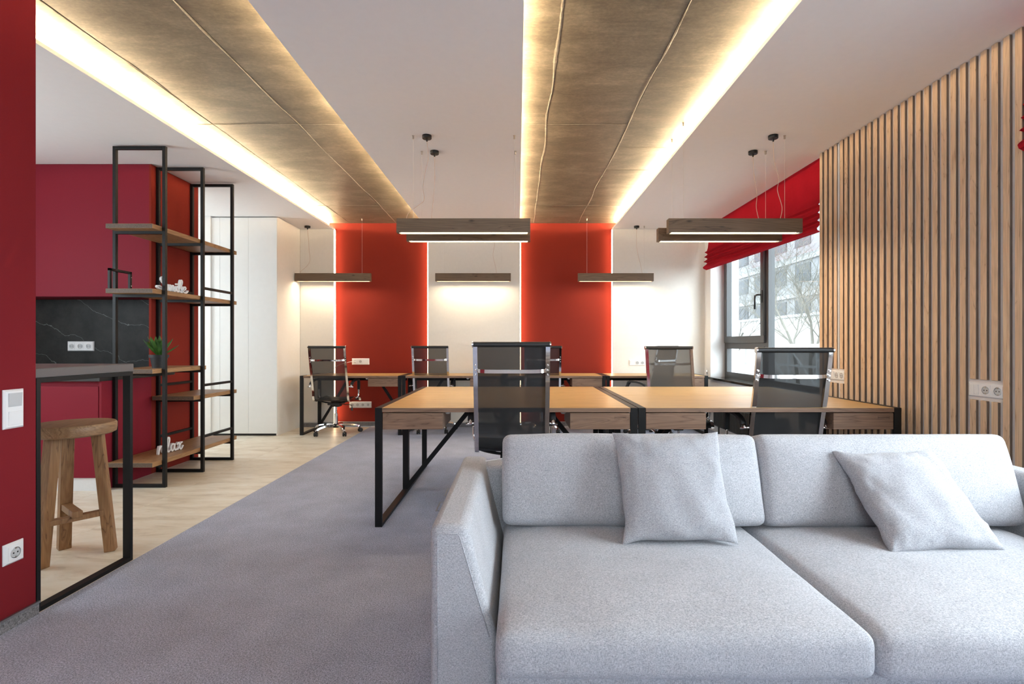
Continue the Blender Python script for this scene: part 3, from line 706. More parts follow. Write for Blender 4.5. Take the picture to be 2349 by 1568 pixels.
# potted succulent
t = empty('potted_succulent', (-2.955, 4.22, 0.955), 0, 'small green succulent in a dark grey pot on the shelf', 'plant')
MB().lathe([(0.046, 0.0), (0.062, 0.085), (0.070, 0.085), (0.071, 0.108), (0.064, 0.108), (0.060, 0.095)], n=24).build('pot', M['pot'], t, smooth='auto')
MB().lathe([(0.060, 0.088), (0.060, 0.097)], n=20).build('soil', M['dark_hole'], t)
rnd = random.Random(5)
for k in range(19):
    inner = k >= 11; a = k * 2.399; el = math.radians(rnd.uniform(58, 82) if inner else rnd.uniform(22, 55)); L = rnd.uniform(.135, .175) if inner else rnd.uniform(.15, .20)
    d = Vector((math.cos(a) * math.cos(el), math.sin(a) * math.cos(el), math.sin(el))); sd = Vector((-math.sin(a), math.cos(a), 0)); up = d.cross(sd) * -1
    if up.z < 0: up = -up
    vs = []; prof = [(0, .35), (.18, .75), (.42, 1.0), (.68, .78), (.88, .36), (1.0, .02)]
    for q, wv in prof:
        c = Vector((0, 0, .095)) + d * (q * L) + up * (0.03 * q * q) - Vector((0, 0, 0.0))
        w_ = 0.023 * wv
        vs += [c - sd * w_ + up * 0.006 * wv, c - up * 0.005 * wv, c + sd * w_ + up * 0.006 * wv, c + up * 0.002 * wv]
    fs = []
    for i in range(len(prof) - 1):
        for j in range(4): j2 = (j + 1) % 4; fs.append((i * 4 + j, i * 4 + j2, (i + 1) * 4 + j2, (i + 1) * 4 + j))
    fs += [(0, 1, 2, 3), tuple((len(prof) - 1) * 4 + j for j in (3, 2, 1, 0))]
    MB().add(vs, fs).build('leaf', M['leaf'], t, smooth='auto')

# ------------------------------------------------------------------ bar table and stool
t = empty('bar_table', (-2.48, 2.465, 0), 0, 'bar height table with grey top on black steel frames', 'table')
MB().box(-1.52, 0.42, -0.29, 0.285, 1.004, 1.046, 0.003).build('table_top', M['table_top'], t)  # top lengthened out of view to keep light off the base cabinet
def bframe(x):
    m = MB(); y0, y1 = -0.28, 0.268
    m.box(x, x + 0.04, y0, y0 + 0.02, 0, 1.004); m.box(x, x + 0.04, y1 - 0.02, y1, 0, 1.004)
    m.box(x, x + 0.04, y0 + 0.02, y1 - 0.02, 0, 0.02); m.box(x, x + 0.04, y0 + 0.02, y1 - 0.02, 0.984, 1.004); return m
bframe(0.388).build('leg_frame', bs, t, bevel=0.0015); bframe(-1.52).build('leg_frame', bs, t, bevel=0.0015)

t = empty('bar_stool', (-2.42, 2.79, 0), 0, 'round three legged oak stool under the bar table', 'stool')
MB().lathe([(0.172, 0.660), (0.187, 0.668), (0.190, 0.690), (0.190, 0.712), (0.184, 0.722), (0.12, 0.724)], n=48).build('seat', M['stool_seat'], t, smooth='auto')
Lg = {}
for nm, ang, r0, r1 in (('a', -100, 0.105, 0.165), ('b', 145, 0.105, 0.165), ('c', 25, 0.105, 0.165)):
    a = math.radians(ang); p0 = Vector((math.cos(a) * r1, math.sin(a) * r1, 0)); p1 = Vector((math.cos(a) * r0, math.sin(a) * r0, 0.665)); Lg[nm] = (p0, p1)
    MB().bar([p0, p1], 0.056, 0.050, (-math.sin(a), math.cos(a), 0)).build('leg', M['stool_wood'], t, bevel=0.003)
def on(nm, z): p0, p1 = Lg[nm]; return p0 + (p1 - p0) * (z / 0.665)
pa, pc = on('a', .22), on('c', .22); md = pa.lerp(pc, .48); md.z = .22
MB().bar([pa, pc], 0.028, 0.046, (0, 0, 1)).xf(Matrix.Identity(4)).build('stretcher', M['stool_wood'], t, bevel=0.003)
pb_ = on('b', .245); e = md + (md - pb_).normalized() * 0.045; e.z = .245
MB().bar([pb_, e], 0.034, 0.044, (0, 0, 1)).build('stretcher', M['stool_wood'], t, bevel=0.003)

# ------------------------------------------------------------------ desks
def text_mesh(txt, size, mat, ext=0.0003):
    c = bpy.data.curves.new('lettering', 'FONT'); c.body = txt; c.size = size; c.extrude = ext; c.align_x = 'CENTER'; c.align_y = 'CENTER'
    o = bpy.data.objects.new('lettering', c); COL.objects.link(o)
    dg = bpy.context.evaluated_depsgraph_get(); dg.update(); me = bpy.data.meshes.new_from_object(o.evaluated_get(dg))
    bpy.data.objects.remove(o); bpy.data.curves.remove(c); me.materials.clear(); me.materials.append(mat); me.name = 'lettering'; return me
burn = plain('burnt_stamp', (0.055, 0.030, 0.018), 0.7)
stamp_txt = text_mesh('WOODWERK', 0.0115, burn)
sm = MB(); sw, sh, st_ = 0.036, 0.0105, 0.0007
sm.box(-sw, sw, -0.0003, 0.0003, sh - st_, sh); sm.box(-sw, sw, -0.0003, 0.0003, -sh, -sh + st_)
sm.box(-sw, -sw + st_, -0.0003, 0.0003, -sh, sh); sm.box(sw - st_, sw, -0.0003, 0.0003, -sh, sh)
stamp_frame = sm.mesh('stamp_frame', burn)
FW = 0.044
def make_desk(w, d, drawers, dw, stamp=True):
    # origin on floor at centre, front towards -Y
    e = empty('desk'); x0, x1, y0, y1 = -w / 2, w / 2, -d / 2, d / 2
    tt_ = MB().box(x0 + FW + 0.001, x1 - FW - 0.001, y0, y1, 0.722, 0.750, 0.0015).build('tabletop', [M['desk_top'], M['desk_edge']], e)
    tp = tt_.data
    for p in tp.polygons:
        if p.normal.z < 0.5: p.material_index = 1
    for a, b in ((x0, x0 + FW), (x1 - FW, x1)):
        m = MB(); m.box(a, b, y0, y0 + 0.02, 0, 0.75); m.box(a, b, y1 - 0.02, y1, 0, 0.75); m.box(a, b, y0 + 0.02, y1 - 0.02, 0, 0.02); m.box(a, b, y0 + 0.02, y1 - 0.02, 0.73, 0.75)
        m.build('leg_frame', bs, e, bevel=0.001)
    MB().box(x0 + FW, x1 - FW, y1 - 0.075, y1 - 0.05, 0.655, 0.72).build('back_rail', bs, e)
    for s_ in (-1, 1):
        xa = s_ * (w / 2 - FW + 0.004); xb = s_ * (w / 2 - FW - 0.50 * w / 1.65)
        MB().bar([(xa, y1 - 0.035, 0.045), (xb, y1 - 0.060, 0.665)], 0.02, 0.034, (0, 1, 0)).build('brace', bs, e)
    for s_ in drawers:
        a, b = (x0 + FW + 0.003, x0 + FW + 0.003 + dw) if s_ < 0 else (x1 - FW - 0.003 - dw, x1 - FW - 0.003)
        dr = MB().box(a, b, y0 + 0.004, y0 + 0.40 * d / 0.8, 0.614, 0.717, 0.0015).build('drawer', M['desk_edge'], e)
        if s_ > 0 and stamp:
            o = share('stamp_lettering', stamp_txt, dr, (b - 0.062, y0 + 0.0037, 0.688), (PI / 2, 0, 0))
            share('stamp_border', stamp_frame, dr, (b - 0.062, y0 + 0.0037, 0.688))
            o['label'] = 'burnt-in maker stamp'
        gx_ = b + 0.02 if s_ < 0 else a - 0.035
        MB().lathe([(0.0, -0.022), (0.012, -0.020), (0.019, -0.010), (0.020, 0)], (gx_, y0 + 0.09, 0.7215), 'z', 16).build('cable_grommet', M['white_plastic'], e, smooth='auto')
    return e
DL = ['near oak desk with black frame in front, left of the mesh chair gap', '', '', '']
dA = make_desk(1.652, 0.80, (-1, 1), 0.378)
def put(o, loc, rz, label, group): o.location = loc; o.rotation_euler = (0, 0, rz); tag(o, label, 'desk', group); return o
GN, GFd = 'oak desks in the middle block', 'oak desks along the far wall'
YD = 3.218
put(dA, (-0.070, YD + 0.40, 0), 0, 'oak desk of the middle block, open black leg nearest the carpet aisle', GN)
put(copy_tree(dA), (1.588, YD + 0.40, 0), 0, 'oak desk of the middle block touching the slat wall behind the sofa', GN)
put(copy_tree(dA), (-0.070, YD + 1.204, 0), PI, 'rear left oak desk of the middle block, facing the far wall', GN)
put(copy_tree(dA), (1.588, YD + 1.204, 0), PI, 'rear right oak desk of the middle block, chair drawn up from behind', GN)
dF = make_desk(1.286, 0.60, (1,), 0.378, False)
for i, lab in enumerate(('oak desk in the far left corner beside the wardrobe', 'second far desk from the wardrobe, along the wall', 'third far desk from the wardrobe, partly behind the front mesh chair', 'oak desk in the far right corner beside the window')):
    o = dF if i == 0 else copy_tree(dF)
    put(o, (-2.754 + 0.645 + 1.292 * i, 6.47 + 0.30, 0), 0, lab, GFd)

# ------------------------------------------------------------------ office chairs
ch = M['chrome']; bp = M['black_plastic']
def make_chair(cloth, lift=0.0):
    e = empty('office_chair'); H = lift
    prof = catmull([(-.292, 1.105), (-.270, .98), (-.238, .82), (-.198, .66), (-.178, .56), (-.164, .462), (-.110, .428), (0, .442), (.14, .455), (.225, .452), (.262, .430), (.27, .40)], 5)
    prof = [(p.x, p.y + H) for p in prof]
    for s_ in (-1, 1):
        MB().sweep([(s_ * .222, y, z) for y, z in prof], [(-.0135, -.009), (.0135, -.009), (.0135, .009), (-.0135, .009)], up=(1, 0, 0)).build('side_rail', ch, e, smooth='auto')
    nb = 26
    for nm, seq in (('back_mesh', prof[:nb + 1]), ('seat_mesh', prof[nb:])):
        mb = MB(); vs = []; nx = 8
        for y, z in seq:
            for i in range(nx + 1):
                u = -1 + 2 * i / nx; sag = 0.018 * (1 - u * u)
                # sag away from the sitter
                if nm == 'back_mesh': vs.append((u * .21, y - sag * 0.6 + 0.006, z))
                else: vs.append((u * .21, y, z - sag * 0.5 + 0.004))
        fs = [(r * (nx + 1) + c, r * (nx + 1) + c + 1, (r + 1) * (nx + 1) + c + 1, (r + 1) * (nx + 1) + c) for r in range(len(seq) - 1) for c in range(nx)]
        mb.add(vs, fs).build(nm, cloth if nm == 'back_mesh' else M['leather'], e, smooth=True)
    y0, z0 = prof[0]
    hr = MB().lathe([(0.012, -.2355), (.0165, -.234), (.0165, .234), (0.012, .2355)], (0, y0, z0 + .008), 'x', 16).build('head_roll', M['leather'], e, smooth='auto')
    for s_ in (-1, 1): MB().lathe([(.0185, -.004), (.0185, .004)], (s_ * .2365, y0, z0 + .008), 'x', 16).build('end_cap', ch, hr, smooth='auto')
    # back cross bar with its bolts
    bz = .955 + H; by = -.268
    b = MB().sweep(catmull([(-.212, by, bz), (-.185, by - .026, bz - .004), (-.12, by - .034, bz - .006), (0, by - .036, bz - .006), (.12, by - .034, bz - .006), (.185, by - .026, bz - .004), (.212, by, bz)], 4), [(-.011, -.005), (.011, -.005), (.011, .005), (-.011, .005)], up=(0, 0, 1)).build('back_bar', ch, e, smooth='auto')
    for s_ in (-1, 1):
        for dz in (-.03, .0, .03): MB().lathe([(.0045, -.0115), (.006, -.009), (.006, 0)], (s_ * .222, by - .006 - dz * .15, bz + dz), 'y', 10).build('bolt', ch, b, smooth='auto')
    # armrests
    for s_ in (-1, 1):
        ax = s_ * .262
        pad = catmull([(ax, -.165, .632 + H), (ax, -.135, .665 + H), (ax, -.05, .690 + H), (ax, .05, .692 + H), (ax, .085, .682 + H), (ax, .098, .64 + H), (ax, .098, .56 + H)], 5)
        ar = MB().sweep(pad, [(-.017, -.009), (-.012, -.013), (.012, -.013), (.017, -.009), (.017, .009), (.012, .013), (-.012, .013), (-.017, .009)], up=(1, 0, 0)).build('armrest', M['leather'], e, smooth='auto')
        m = MB(); m.tube(catmull([(ax, .098, .565 + H), (ax, .096, .50 + H), (s_ * .25, .085, .462 + H), (s_ * .222, .08, .452 + H)], 4), .011, 8)
        m.build('arm_bracket', ch, ar, smooth=True); m = MB()
        m.tube(catmull([(ax, -.135, .655 + H), (ax, -.165, .632 + H), (ax, -.178, .612 + H)], 4), .014, 8); m.build('arm_bracket', ch, ar, smooth=True)
        MB().tube([(s_ * .218, -.190, .620 + H), (s_ * .288, -.178, .612 + H)], .008, 8).build('arm_pin', ch, ar, smooth=True)
    # under frame
    m = MB()
    for yy, dz in ((-.085, 0), (.12, .012)): m.tube(catmull([(-.215, yy, .436 + H + dz), (-.15, yy + .01, .415 + H), (-.06, yy * .6 + .01, .395 + H), (.06, yy * .6 + .01, .395 + H), (.15, yy + .01, .415 + H), (.215, yy, .436 + H + dz)], 4), .010, 6)
    m.box(-.075, .075, -.10, .12, .372 + H, .402 + H, .006); m.box(-.035, .055, -.05, .06, .345 + H, .375 + H, .006); m.build('tilt_mechanism', bp, e, smooth='auto')
    lv = MB().tube([(.05, .0, .372 + H), (.18, .0, .368 + H), (.205, .0, .36 + H), (.208, .0, .335 + H)], .005, 6).build('lever', bp, e, smooth=True)
    MB().lathe([(.006, .335 + H), (.013, .325 + H), (.013, .300 + H), (.006, .292 + H)], (.208, 0, 0), 'z', 10).build('lever_knob', bp, lv, smooth='auto')
    g = MB().lathe([(.014, .25), (.014, .35 + H)], n=14).build('gas_lift', ch, e, smooth='auto'); MB().lathe([(.024, .10), (.024, .26 + H * .5)], n=16).build('lift_sleeve', ch, g, smooth='auto')
    MB().lathe([(.034, .075), (.036, .09), (.036, .115), (.028, .125)], n=16).build('hub', bp, e, smooth='auto')
    leg = MB().sweep(catmull([(.025, 0, .108), (.12, 0, .112), (.22, 0, .100), (.275, 0, .085), (.297, 0, .062)], 4), [(-.016, -.008), (.016, -.008), (.011, .010), (-.011, .010)], up=(0, 1, 0), scale=None).mesh('base_leg', ch, 'auto')
    wh = MB(); wh.lathe([(.012, -.024), (.025, -.022), (.027, -.014), (.027, -.006), (.012, -.005)], (0, 0, .027), 'y', 14); wh.lathe([(.012, .005), (.027, .006), (.027, .014), (.025, .022), (.012, .024)], (0, 0, .027), 'y', 14)
    wh.lathe([(.020, -.006), (.024, .0), (.020, .006)], (0.002, 0, .034), 'y', 12); wh.tube([(-.018, 0, .05), (-.018, 0, .066)], .006, 8)
    whm = wh.mesh('caster', bp, 'auto')
    for k in range(5):
        a = math.radians(72 * k + 72 * .32)
        share('base_leg', leg, e, (0, 0, 0), (0, 0, a))
        share('caster', whm, e, (math.cos(a) * .300, math.sin(a) * .300, 0), (0, 0, a + .7 * math.sin(k * 2.3 + 1)))
    return e
CG = 'black mesh office chairs'
cA = make_chair(M['mesh_black']); cB = make_chair(M['mesh_near'], .035); cN = make_chair(M['mesh_near']); cT = make_chair(M['mesh_taupe'])
def seat(o, x, y, rz, lab): o.location = (x, y, 0); o.rotation_euler = (0, 0, rz); tag(o, lab, 'chair', CG)
seat(cB, -.036, 3.41, 0, 'nearest black mesh chair, its back rising behind the sofa arm')
seat(cN, 1.715, 3.46, math.radians(0), 'black mesh chair at the desk by the slat wall')
seat(cA, -2.345, 6.62, math.radians(-2), 'black mesh chair with full chrome base, beside the wardrobe')
seat(copy_tree(cA), -1.112, 6.80, 0, 'black mesh chair in front of the red recess edge, second from wardrobe')
seat(copy_tree(cA), .325, 6.80, 0, 'far black mesh chair mostly hidden by the nearest chair')
seat(cT, 1.515, 4.83, PI, 'mesh chair facing the sofa across the desks, seen from its front')
seat(copy_tree(cA), 1.62, 6.42, math.radians(42), 'turned chair seen through the mesh of the one facing the sofa')

# ------------------------------------------------------------------ pendant lamps
def pendant(x, y, canopy_dx, wires, cord, lab, group):
    e = empty('pendant_lamp', (x, y, 2.0), 0, lab, 'lamp', group); L, W = .51, .03
    m = MB(); m.box(-L, L, -W, W, .012, .108)
    m.box(-L, L, -W, -W + .005, 0, .012); m.box(-L, L, W - .005, W, 0, .012); m.box(-L, -L + .02, -W + .005, W - .005, 0, .012); m.box(L - .02, L, -W + .005, W - .005, 0, .012)
    m.build('housing', M['lamp_wood'], e)
    MB().box(-L + .021, L - .021, -W + .006, W - .006, .0095, .0118).build('diffuser', M['led_bar'], e, label='glowing warm white strip')
    for wx, zt in wires:
        g = MB().lathe([(.004, zt - .028), (.007, zt - .026), (.007, zt - .004), (.010, zt - .002), (.010, zt)], (wx, 0, 0), 'z', 10).build('ceiling_grip', M['nickel'], e, smooth='auto')
        MB().tube([(wx, 0, .108), (wx, 0, zt - .026)], .0011, 5).build('suspension_wire', M['wire'], e)
    zt = ZC - 2.0
    MB().lathe([(.006, zt - .046), (.007, zt - .026), (.034, zt - .025), (.036, zt - .022), (.036, zt)], (canopy_dx, 0, 0), 'z', 20).build('canopy', M['black_steel'], e, smooth='auto')
    MB().tube(catmull([(canopy_dx, 0, zt - .044)] + [(canopy_dx + dx, .004, z) for dx, z in cord], 6), .0022, 6).build('cord', M['cord_clear'], e, smooth=True)
GP = 'wooden linear pendant lamps'
zc, zs = ZC - 2.0, ZS - 2.0 - .0005
cw = [(.01, .58), (-.012, .48), (-.03, .36), (-.022, .26), (-.06, .22), (-.13, .17), (-.155, .13), (-.156, .107)]
pendant(-.412, 3.93, -.283, ((-.388, zc), (.388, zc)), cw, 'front pendant of the middle pair, grey knotty wood', GP)
pendant(-.405, 4.25, -.283, ((-.388, zc), (.388, zc)), [(.002, .55), (-.006, .40), (-.022, .25), (-.03, .15), (-.036, .107)], 'rear pendant of the middle pair, just behind the front one', GP)
pendant(1.663, 3.93, .300, ((-.388, zs), (.388, zc)), [(.012, .55), (.045, .42), (.035, .33), (.07, .2), (.055, .107)], 'front pendant of the pair by the slat wall', GP)
pendant(1.672, 4.25, .283, ((-.388, zs), (.388, zc)), [(.012, .55), (.035, .40), (.03, .28), (.06, .15), (.07, .107)], 'rear pendant of the pair by the slat wall', GP)
pendant(-2.495, 6.94, -.350, ((-.388, zc), (.388, zs)), [(.012, .55), (.02, .42), (.03, .28), (-.02, .2), (-.09, .14), (-.10, .107)], 'far pendant over the desk beside the wardrobe', GP)
pendant(-.600, 6.94, .288, ((-.388, zc), (.388, zc)), [(.002, .5), (-.02, .36), (.01, .22), (.03, .107)], 'far pendant against the white wall panel', GP)
pendant(1.330, 6.94, .286, ((-.388, zs), (.388, zc)), [(.0, .5), (.02, .36), (.05, .24), (.07, .15), (.075, .107)], 'far pendant over the corner desk near the window', GP)

# ------------------------------------------------------------------ roman blinds
def blind(y0, y1, zb0, zb1, label):
    # y0 near end, y1 far end; bottom height from zb0 to zb1
    n = 44; outer = []; 
    prof = [(0.000, 1.0), (0.000, .62), (-.002, .36), (-.012, .262), (-.030, .246), (-.036, .236), (-.012, .222), (-.008, .206), (-.034, .176), (-.042, .166), (-.014, .152), (-.010, .140), (-.040, .108), (-.050, .098), (-.018, .086), (-.014, .074), (-.046, .040), (-.056, .028), (-.050, .012), (-.020, .0)]
    vs = []; m = len(prof)
    for i in range(n + 1):
        u = i / n; y = y0 + (y1 - y0) * u; zb = zb0 + (zb1 - zb0) * u; top = ZC - .004
        for q, (dx, k) in enumerate(prof):
            z = zb + (k if k < .3 else .262 + (top - zb - .262) * (k - .262) / .738)
            wv = noise.noise((u * 4.2, k * 6, 1.3)) * (.016 if .0 < k < .6 else .002)
            far = max(0, u - .45) / .55
            vs.append((2.590 + dx * (1 + .35 * far) - (.010 * far if k < .5 else 0) + wv * .5, y + (.012 * noise.noise((q * .9, 3, u)) if u in (0, 1) else 0), z + wv * (.8 + far) * (1 if k < .5 else 0)))
    back = [(v[0] + .006, v[1], v[2]) for v in vs]; nv = len(vs); fs = []
    for i in range(n):
        for j in range(m - 1):
            a = i * m + j; fs.append((a, a + 1, a + m + 1, a + m)); fs.append((a + nv, a + m + nv, a + m + 1 + nv, a + 1 + nv))
    for j in range(m - 1):
        fs.append((j, j + nv, j + 1 + nv, j + 1)); a = n * m + j; fs.append((a, a + 1, a + 1 + nv, a + nv))
    e = empty('roman_blind', (0, 0, 0), 0, label, 'blind')
    MB().add(vs + back, fs).build('fabric', M['blind_fabric'], e, smooth='auto')
    MB().box(2.592, 2.63, y0 + .01, y1 - .01, ZC - .035, ZC - .001).build('head_rail', M['white_plastic'], e)
    return e
b1 = blind(4.345, 6.93, 2.105, 2.15, 'raised red roman blind over the window beside the slats')
MB().lathe([(.006, .0), (.010, .01), (.010, .06), (.006, .07)], (2.592, 7.0, .735), 'z', 10).build('cord_cleat', M['chrome'], b1, smooth='auto')
blind(-1.00, 2.570, 2.11, 2.11, 'raised red roman blind at the photograph edge beside the last slat')

# ------------------------------------------------------------------ radiator
t = empty('radiator', (2.54, 5.72, 0.12), 0, 'low black panel radiator under the window sill', 'radiator')
MB().box(-.04, .04, -.80, .80, 0, .31, .004).build('panel', M['radiator'], t)
rbm = MB().box(-.052, -.040, -.009, .009, .02, .275, .003).mesh('rib', M['radiator'])
for k in range(44): share('rib', rbm, t, (0, -.775 + k * .036, 0))
MB().box(-.045, .045, -.81, .81, .311, .322).build('top_grille', M['aluminium'], t)
for yy in (-.5, .5): MB().box(.0, .06, yy - .02, yy + .02, .05, .25).build('bracket', M['radiator'], t)
m = MB(); [m.tube([(0.0, yy, 0.01), (0.0, yy, -.12)], .01, 8) for yy in (-.74, .74)]; m.build('pipe', M['radiator'], t)

# ------------------------------------------------------------------ sofa
sf = M['sofa_fabric']
def rbox_grid(w, d, h, r, n=(14, 12, 6)):
    # closed rounded box as a dense grid, centred in x,y, z from 0 to h
    P = {}; vs = []; fs = []
    def axis_pts(L, k):
        e = L / 2; base = [-e, -e + r * .25, -e + r * .6, -e + r]; inner = [(-e + r) + (2 * e - 2 * r) * i / k for i in range(1, k)]
        return base + inner + [-x for x in reversed(base)]
    ax = [axis_pts(w, n[0]), axis_pts(d, n[1]), axis_pts(h, n[2])]; half = (w / 2, d / 2, h / 2)
    def vid(p):
        key = tuple(round(c, 5) for c in p)
        if key in P: return P[key]
        q = [max(-half[k] + r, min(half[k] - r, p[k])) for k in range(3)]; dv = Vector(p) - Vector(q)
        if dv.length > 1e-9: dv = dv.normalized() * min(r, 10)
        P[key] = len(vs); vs.append(Vector(q) + dv); return P[key]
    for a in range(3):
        b, c = [k for k in range(3) if k != a]
        for s_ in (-half[a], half[a]):
            for i in range(len(ax[b]) - 1):
                for j in range(len(ax[c]) - 1):
                    quad = []
                    for ii, jj in ((i, j), (i + 1, j), (i + 1, j + 1), (i, j + 1)):
                        p = [0, 0, 0]; p[a] = s_; p[b] = ax[b][ii]; p[c] = ax[c][jj]; quad.append(vid(p))
                    fs.append(tuple(quad))
    return vs, fs
def cushion(name, w, d, h, r, crown, seed, parent, Mx, mat, n=(16, 14, 5), wr_=.004, belly=0.0):
    vs, fs = rbox_grid(w, d, h, r, n); out = []
    for v in vs:
        u = v.x / (w / 2); q = v.y / (d / 2); s_ = v.z / (h / 2)
        cr = crown * max(0, 1 - u ** 4) * max(0, 1 - q ** 4)
        z = v.z + cr * (1 if s_ > .2 else (0 if s_ > -.2 else -.15))
        y = v.y + belly * (1 if q > .5 else (-1 if q < -.5 else 0)) * max(0, 1 - u ** 4) * max(0, 1 - s_ * s_)
        x = v.x + belly * .5 * (1 if u > .9 else (-1 if u < -.9 else 0)) * max(0, 1 - s_ * s_)
        nn = noise.noise((v.x * 3.1 + seed, v.y * 3.1, v.z * 4)) * wr_ + noise.noise((v.x * 9 + seed, v.y * 9, v.z * 9 + 7)) * wr_ * .35
        out.append(Vector((x, y, z)) + Vector((u * .3, q * .3, s_)).normalized() * nn)
    mb = MB().add(out, fs).xf(Mx)
    return mb.build(name, mat, parent, smooth=True)
SX0, SX1 = -.262, 2.235; SY0, SY1 = 1.523, 2.49
so = empty('sofa', ((SX0 + SX1) / 2, 2.0, 0), 0, 'large light grey fabric sofa with deep seat cushions', 'sofa')
so_inv = Matrix.Translation((-(SX0 + SX1) / 2, -2.0, 0))
def arm(poly):
    m = MB(); m.prism(poly, SY0, SY1, 'y'); m.xf(so_inv); a_ = m.build('arm', sf, so, smooth='auto', bevel=.026, seg=4)
    cx_ = sum(p[0] for p in poly[1:4]) / 3
    o_, i0, i1 = poly[1], poly[2], poly[3]; sg_ = 1 if i0[0] > o_[0] else -1
    P_ = [(o_[0] + sg_ * .024, SY0 + .001, .10), (o_[0] + sg_ * .024, SY0 + .001, o_[1] - .030), (o_[0] + sg_ * .030, SY0 + .001, o_[1] - .024), (i0[0] - sg_ * .030, SY0 + .001, o_[1] - .024), (i0[0] - sg_ * .022, SY0 + .001, o_[1] - .032), (i1[0] - sg_ * .022, SY0 + .001, i1[1] + .01)]
    MB().tube(P_, .0022, 6).xf(so_inv).build('seam', sf, a_, smooth=True); return a_
arm([(SX0, .05), (SX0, .610), (-.150, .610), (-.062, .27), (-.062, .05)])
arm([(SX1, .05), (SX1, .610), (2.125, .610), (2.037, .27), (2.037, .05)])
MB().box(-.06, 2.035, 1.42, 2.46,   .05, .246).xf(so_inv).build('base', sf, so, bevel=.015, seg=3, smooth='auto')
MB().box(-.160, 2.135, 2.345, 2.488, .06, .592).xf(so_inv).build('back_frame', sf, so, bevel=.022, seg=4, smooth='auto')
fm_ = MB().lathe([(.02, 0), (.024, .055)], n=12).mesh('foot', bp)
for x, y in ((SX0 + .06, SY0 + .06), (SX1 - .06, SY0 + .06), (SX0 + .06, SY1 - .06), (SX1 - .06, SY1 - .06), (.98, 1.55), (.98, 2.4)): share('foot', fm_, so, (x - (SX0 + SX1) / 2, y - 2.0, 0))
for i, (a, b) in enumerate(((-.056, .958), (.964, 2.032))):
    cushion('seat_cushion', b - a, .90, .130, .034, .030, 3 + i * 9, so, so_inv @ Matrix.Translation(((a + b) / 2, 1.352 + .45, .316)), sf, (22, 20, 4), .006, .008)
for i, (a, b) in enumerate(((-.066, 1.022), (1.018, 2.085))):
    w_ = b - a - .008
    Mx = so_inv @ Matrix.Translation(((a + b) / 2, 2.20, .570)) @ Matrix.Rotation(math.radians(-17), 4, 'X') @ Matrix.Rotation(PI / 2, 4, 'X')
    # local y of the cushion becomes its height, z its front (towards the camera)
    cushion('back_cushion', w_, .37, .15, .034, .040, 21 + i * 7, so, Mx, sf, (22, 10, 4), .009, .006)

def throw_pillow(o, ux, vy, size, T, seed, label):
    # o: centre of bottom edge, ux: unit vector along bottom, vy: unit vector up its face
    e = MB(); n = 30; vs = []; ux = Vector(ux).normalized(); vy = Vector(vy); vy = (vy - ux * vy.dot(ux)).normalized(); nz = ux.cross(vy).normalized()
    def P(u, v, s_):
        pin = .085
        x = u * size / 2 * (1 - pin * (1 - abs(v) ** 2.6) * abs(u)); y = v * size / 2 * (1 - pin * (1 - abs(u) ** 2.6) * abs(v))
        t_ = max(0, (1 - u ** 2) * (1 - v ** 2)) ** .42
        edge = max(abs(u), abs(v)) ** 3
        wr = noise.noise((u * 2.1 + seed, v * 2.1, s_)) * .014 + edge * noise.noise((u * 6 + seed, v * 6, s_ * 2)) * .022
        sagx = .010 * noise.noise((v * 2 + seed, 5, 0)); sagy = .010 * noise.noise((u * 2, seed, 1))
        return Vector(o) + ux * (x + sagx) + vy * (y + sagy + size / 2) + nz * (s_ * (T * t_ + wr * (t_ > .02) * t_ ** .5))
    idx = {}
    for s_ in (1, -1):
        for i in range(n + 1):
            for j in range(n + 1):
                u = math.sin((-1 + 2 * i / n) * PI / 2); v = math.sin((-1 + 2 * j / n) * PI / 2)
                if s_ == -1 and (i in (0, n) or j in (0, n)): idx[(s_, i, j)] = idx[(1, i, j)]; continue
                idx[(s_, i, j)] = len(vs); vs.append(P(u, v, s_))
    fs = []
    for s_ in (1, -1):
        for i in range(n):
            for j in range(n):
                q = [idx[(s_, i, j)], idx[(s_, i + 1, j)], idx[(s_, i + 1, j + 1)], idx[(s_, i, j + 1)]]; fs.append(tuple(q if s_ == 1 else q[::-1]))
    c = Vector(o); ob = e.add([p - c for p in vs], fs).build('throw_pillow', M['pillow_fabric'], smooth=True); ob.location = c; tag(ob, label, 'pillow', 'throw pillows on the sofa'); return ob
throw_pillow((.604, 1.890, .408), (1, -.005, 0.0), (0.018, .20, .375), .432, .075, 1.7, 'square grey throw pillow propped upright against the gap of the back cushions')
throw_pillow((1.540, 1.825, .405), (1, .06, .012), (-.03, .28, .275), .430, .075, 8.2, 'square grey throw pillow slumped beside the sofa arm by the slat wall')
# thin white cable lying over the sofa back
tag(MB().tube(catmull([(-.155, 2.42, .597), (-.10, 2.43, .603), (-.04, 2.45, .606), (.03, 2.44, .600), (.12, 2.43, .5985)], 6), .0028, 6).build('sofa_cable', M['white_plastic'], smooth=True), 'thin pale cable lying over the sofa back behind the cushions', 'cable')

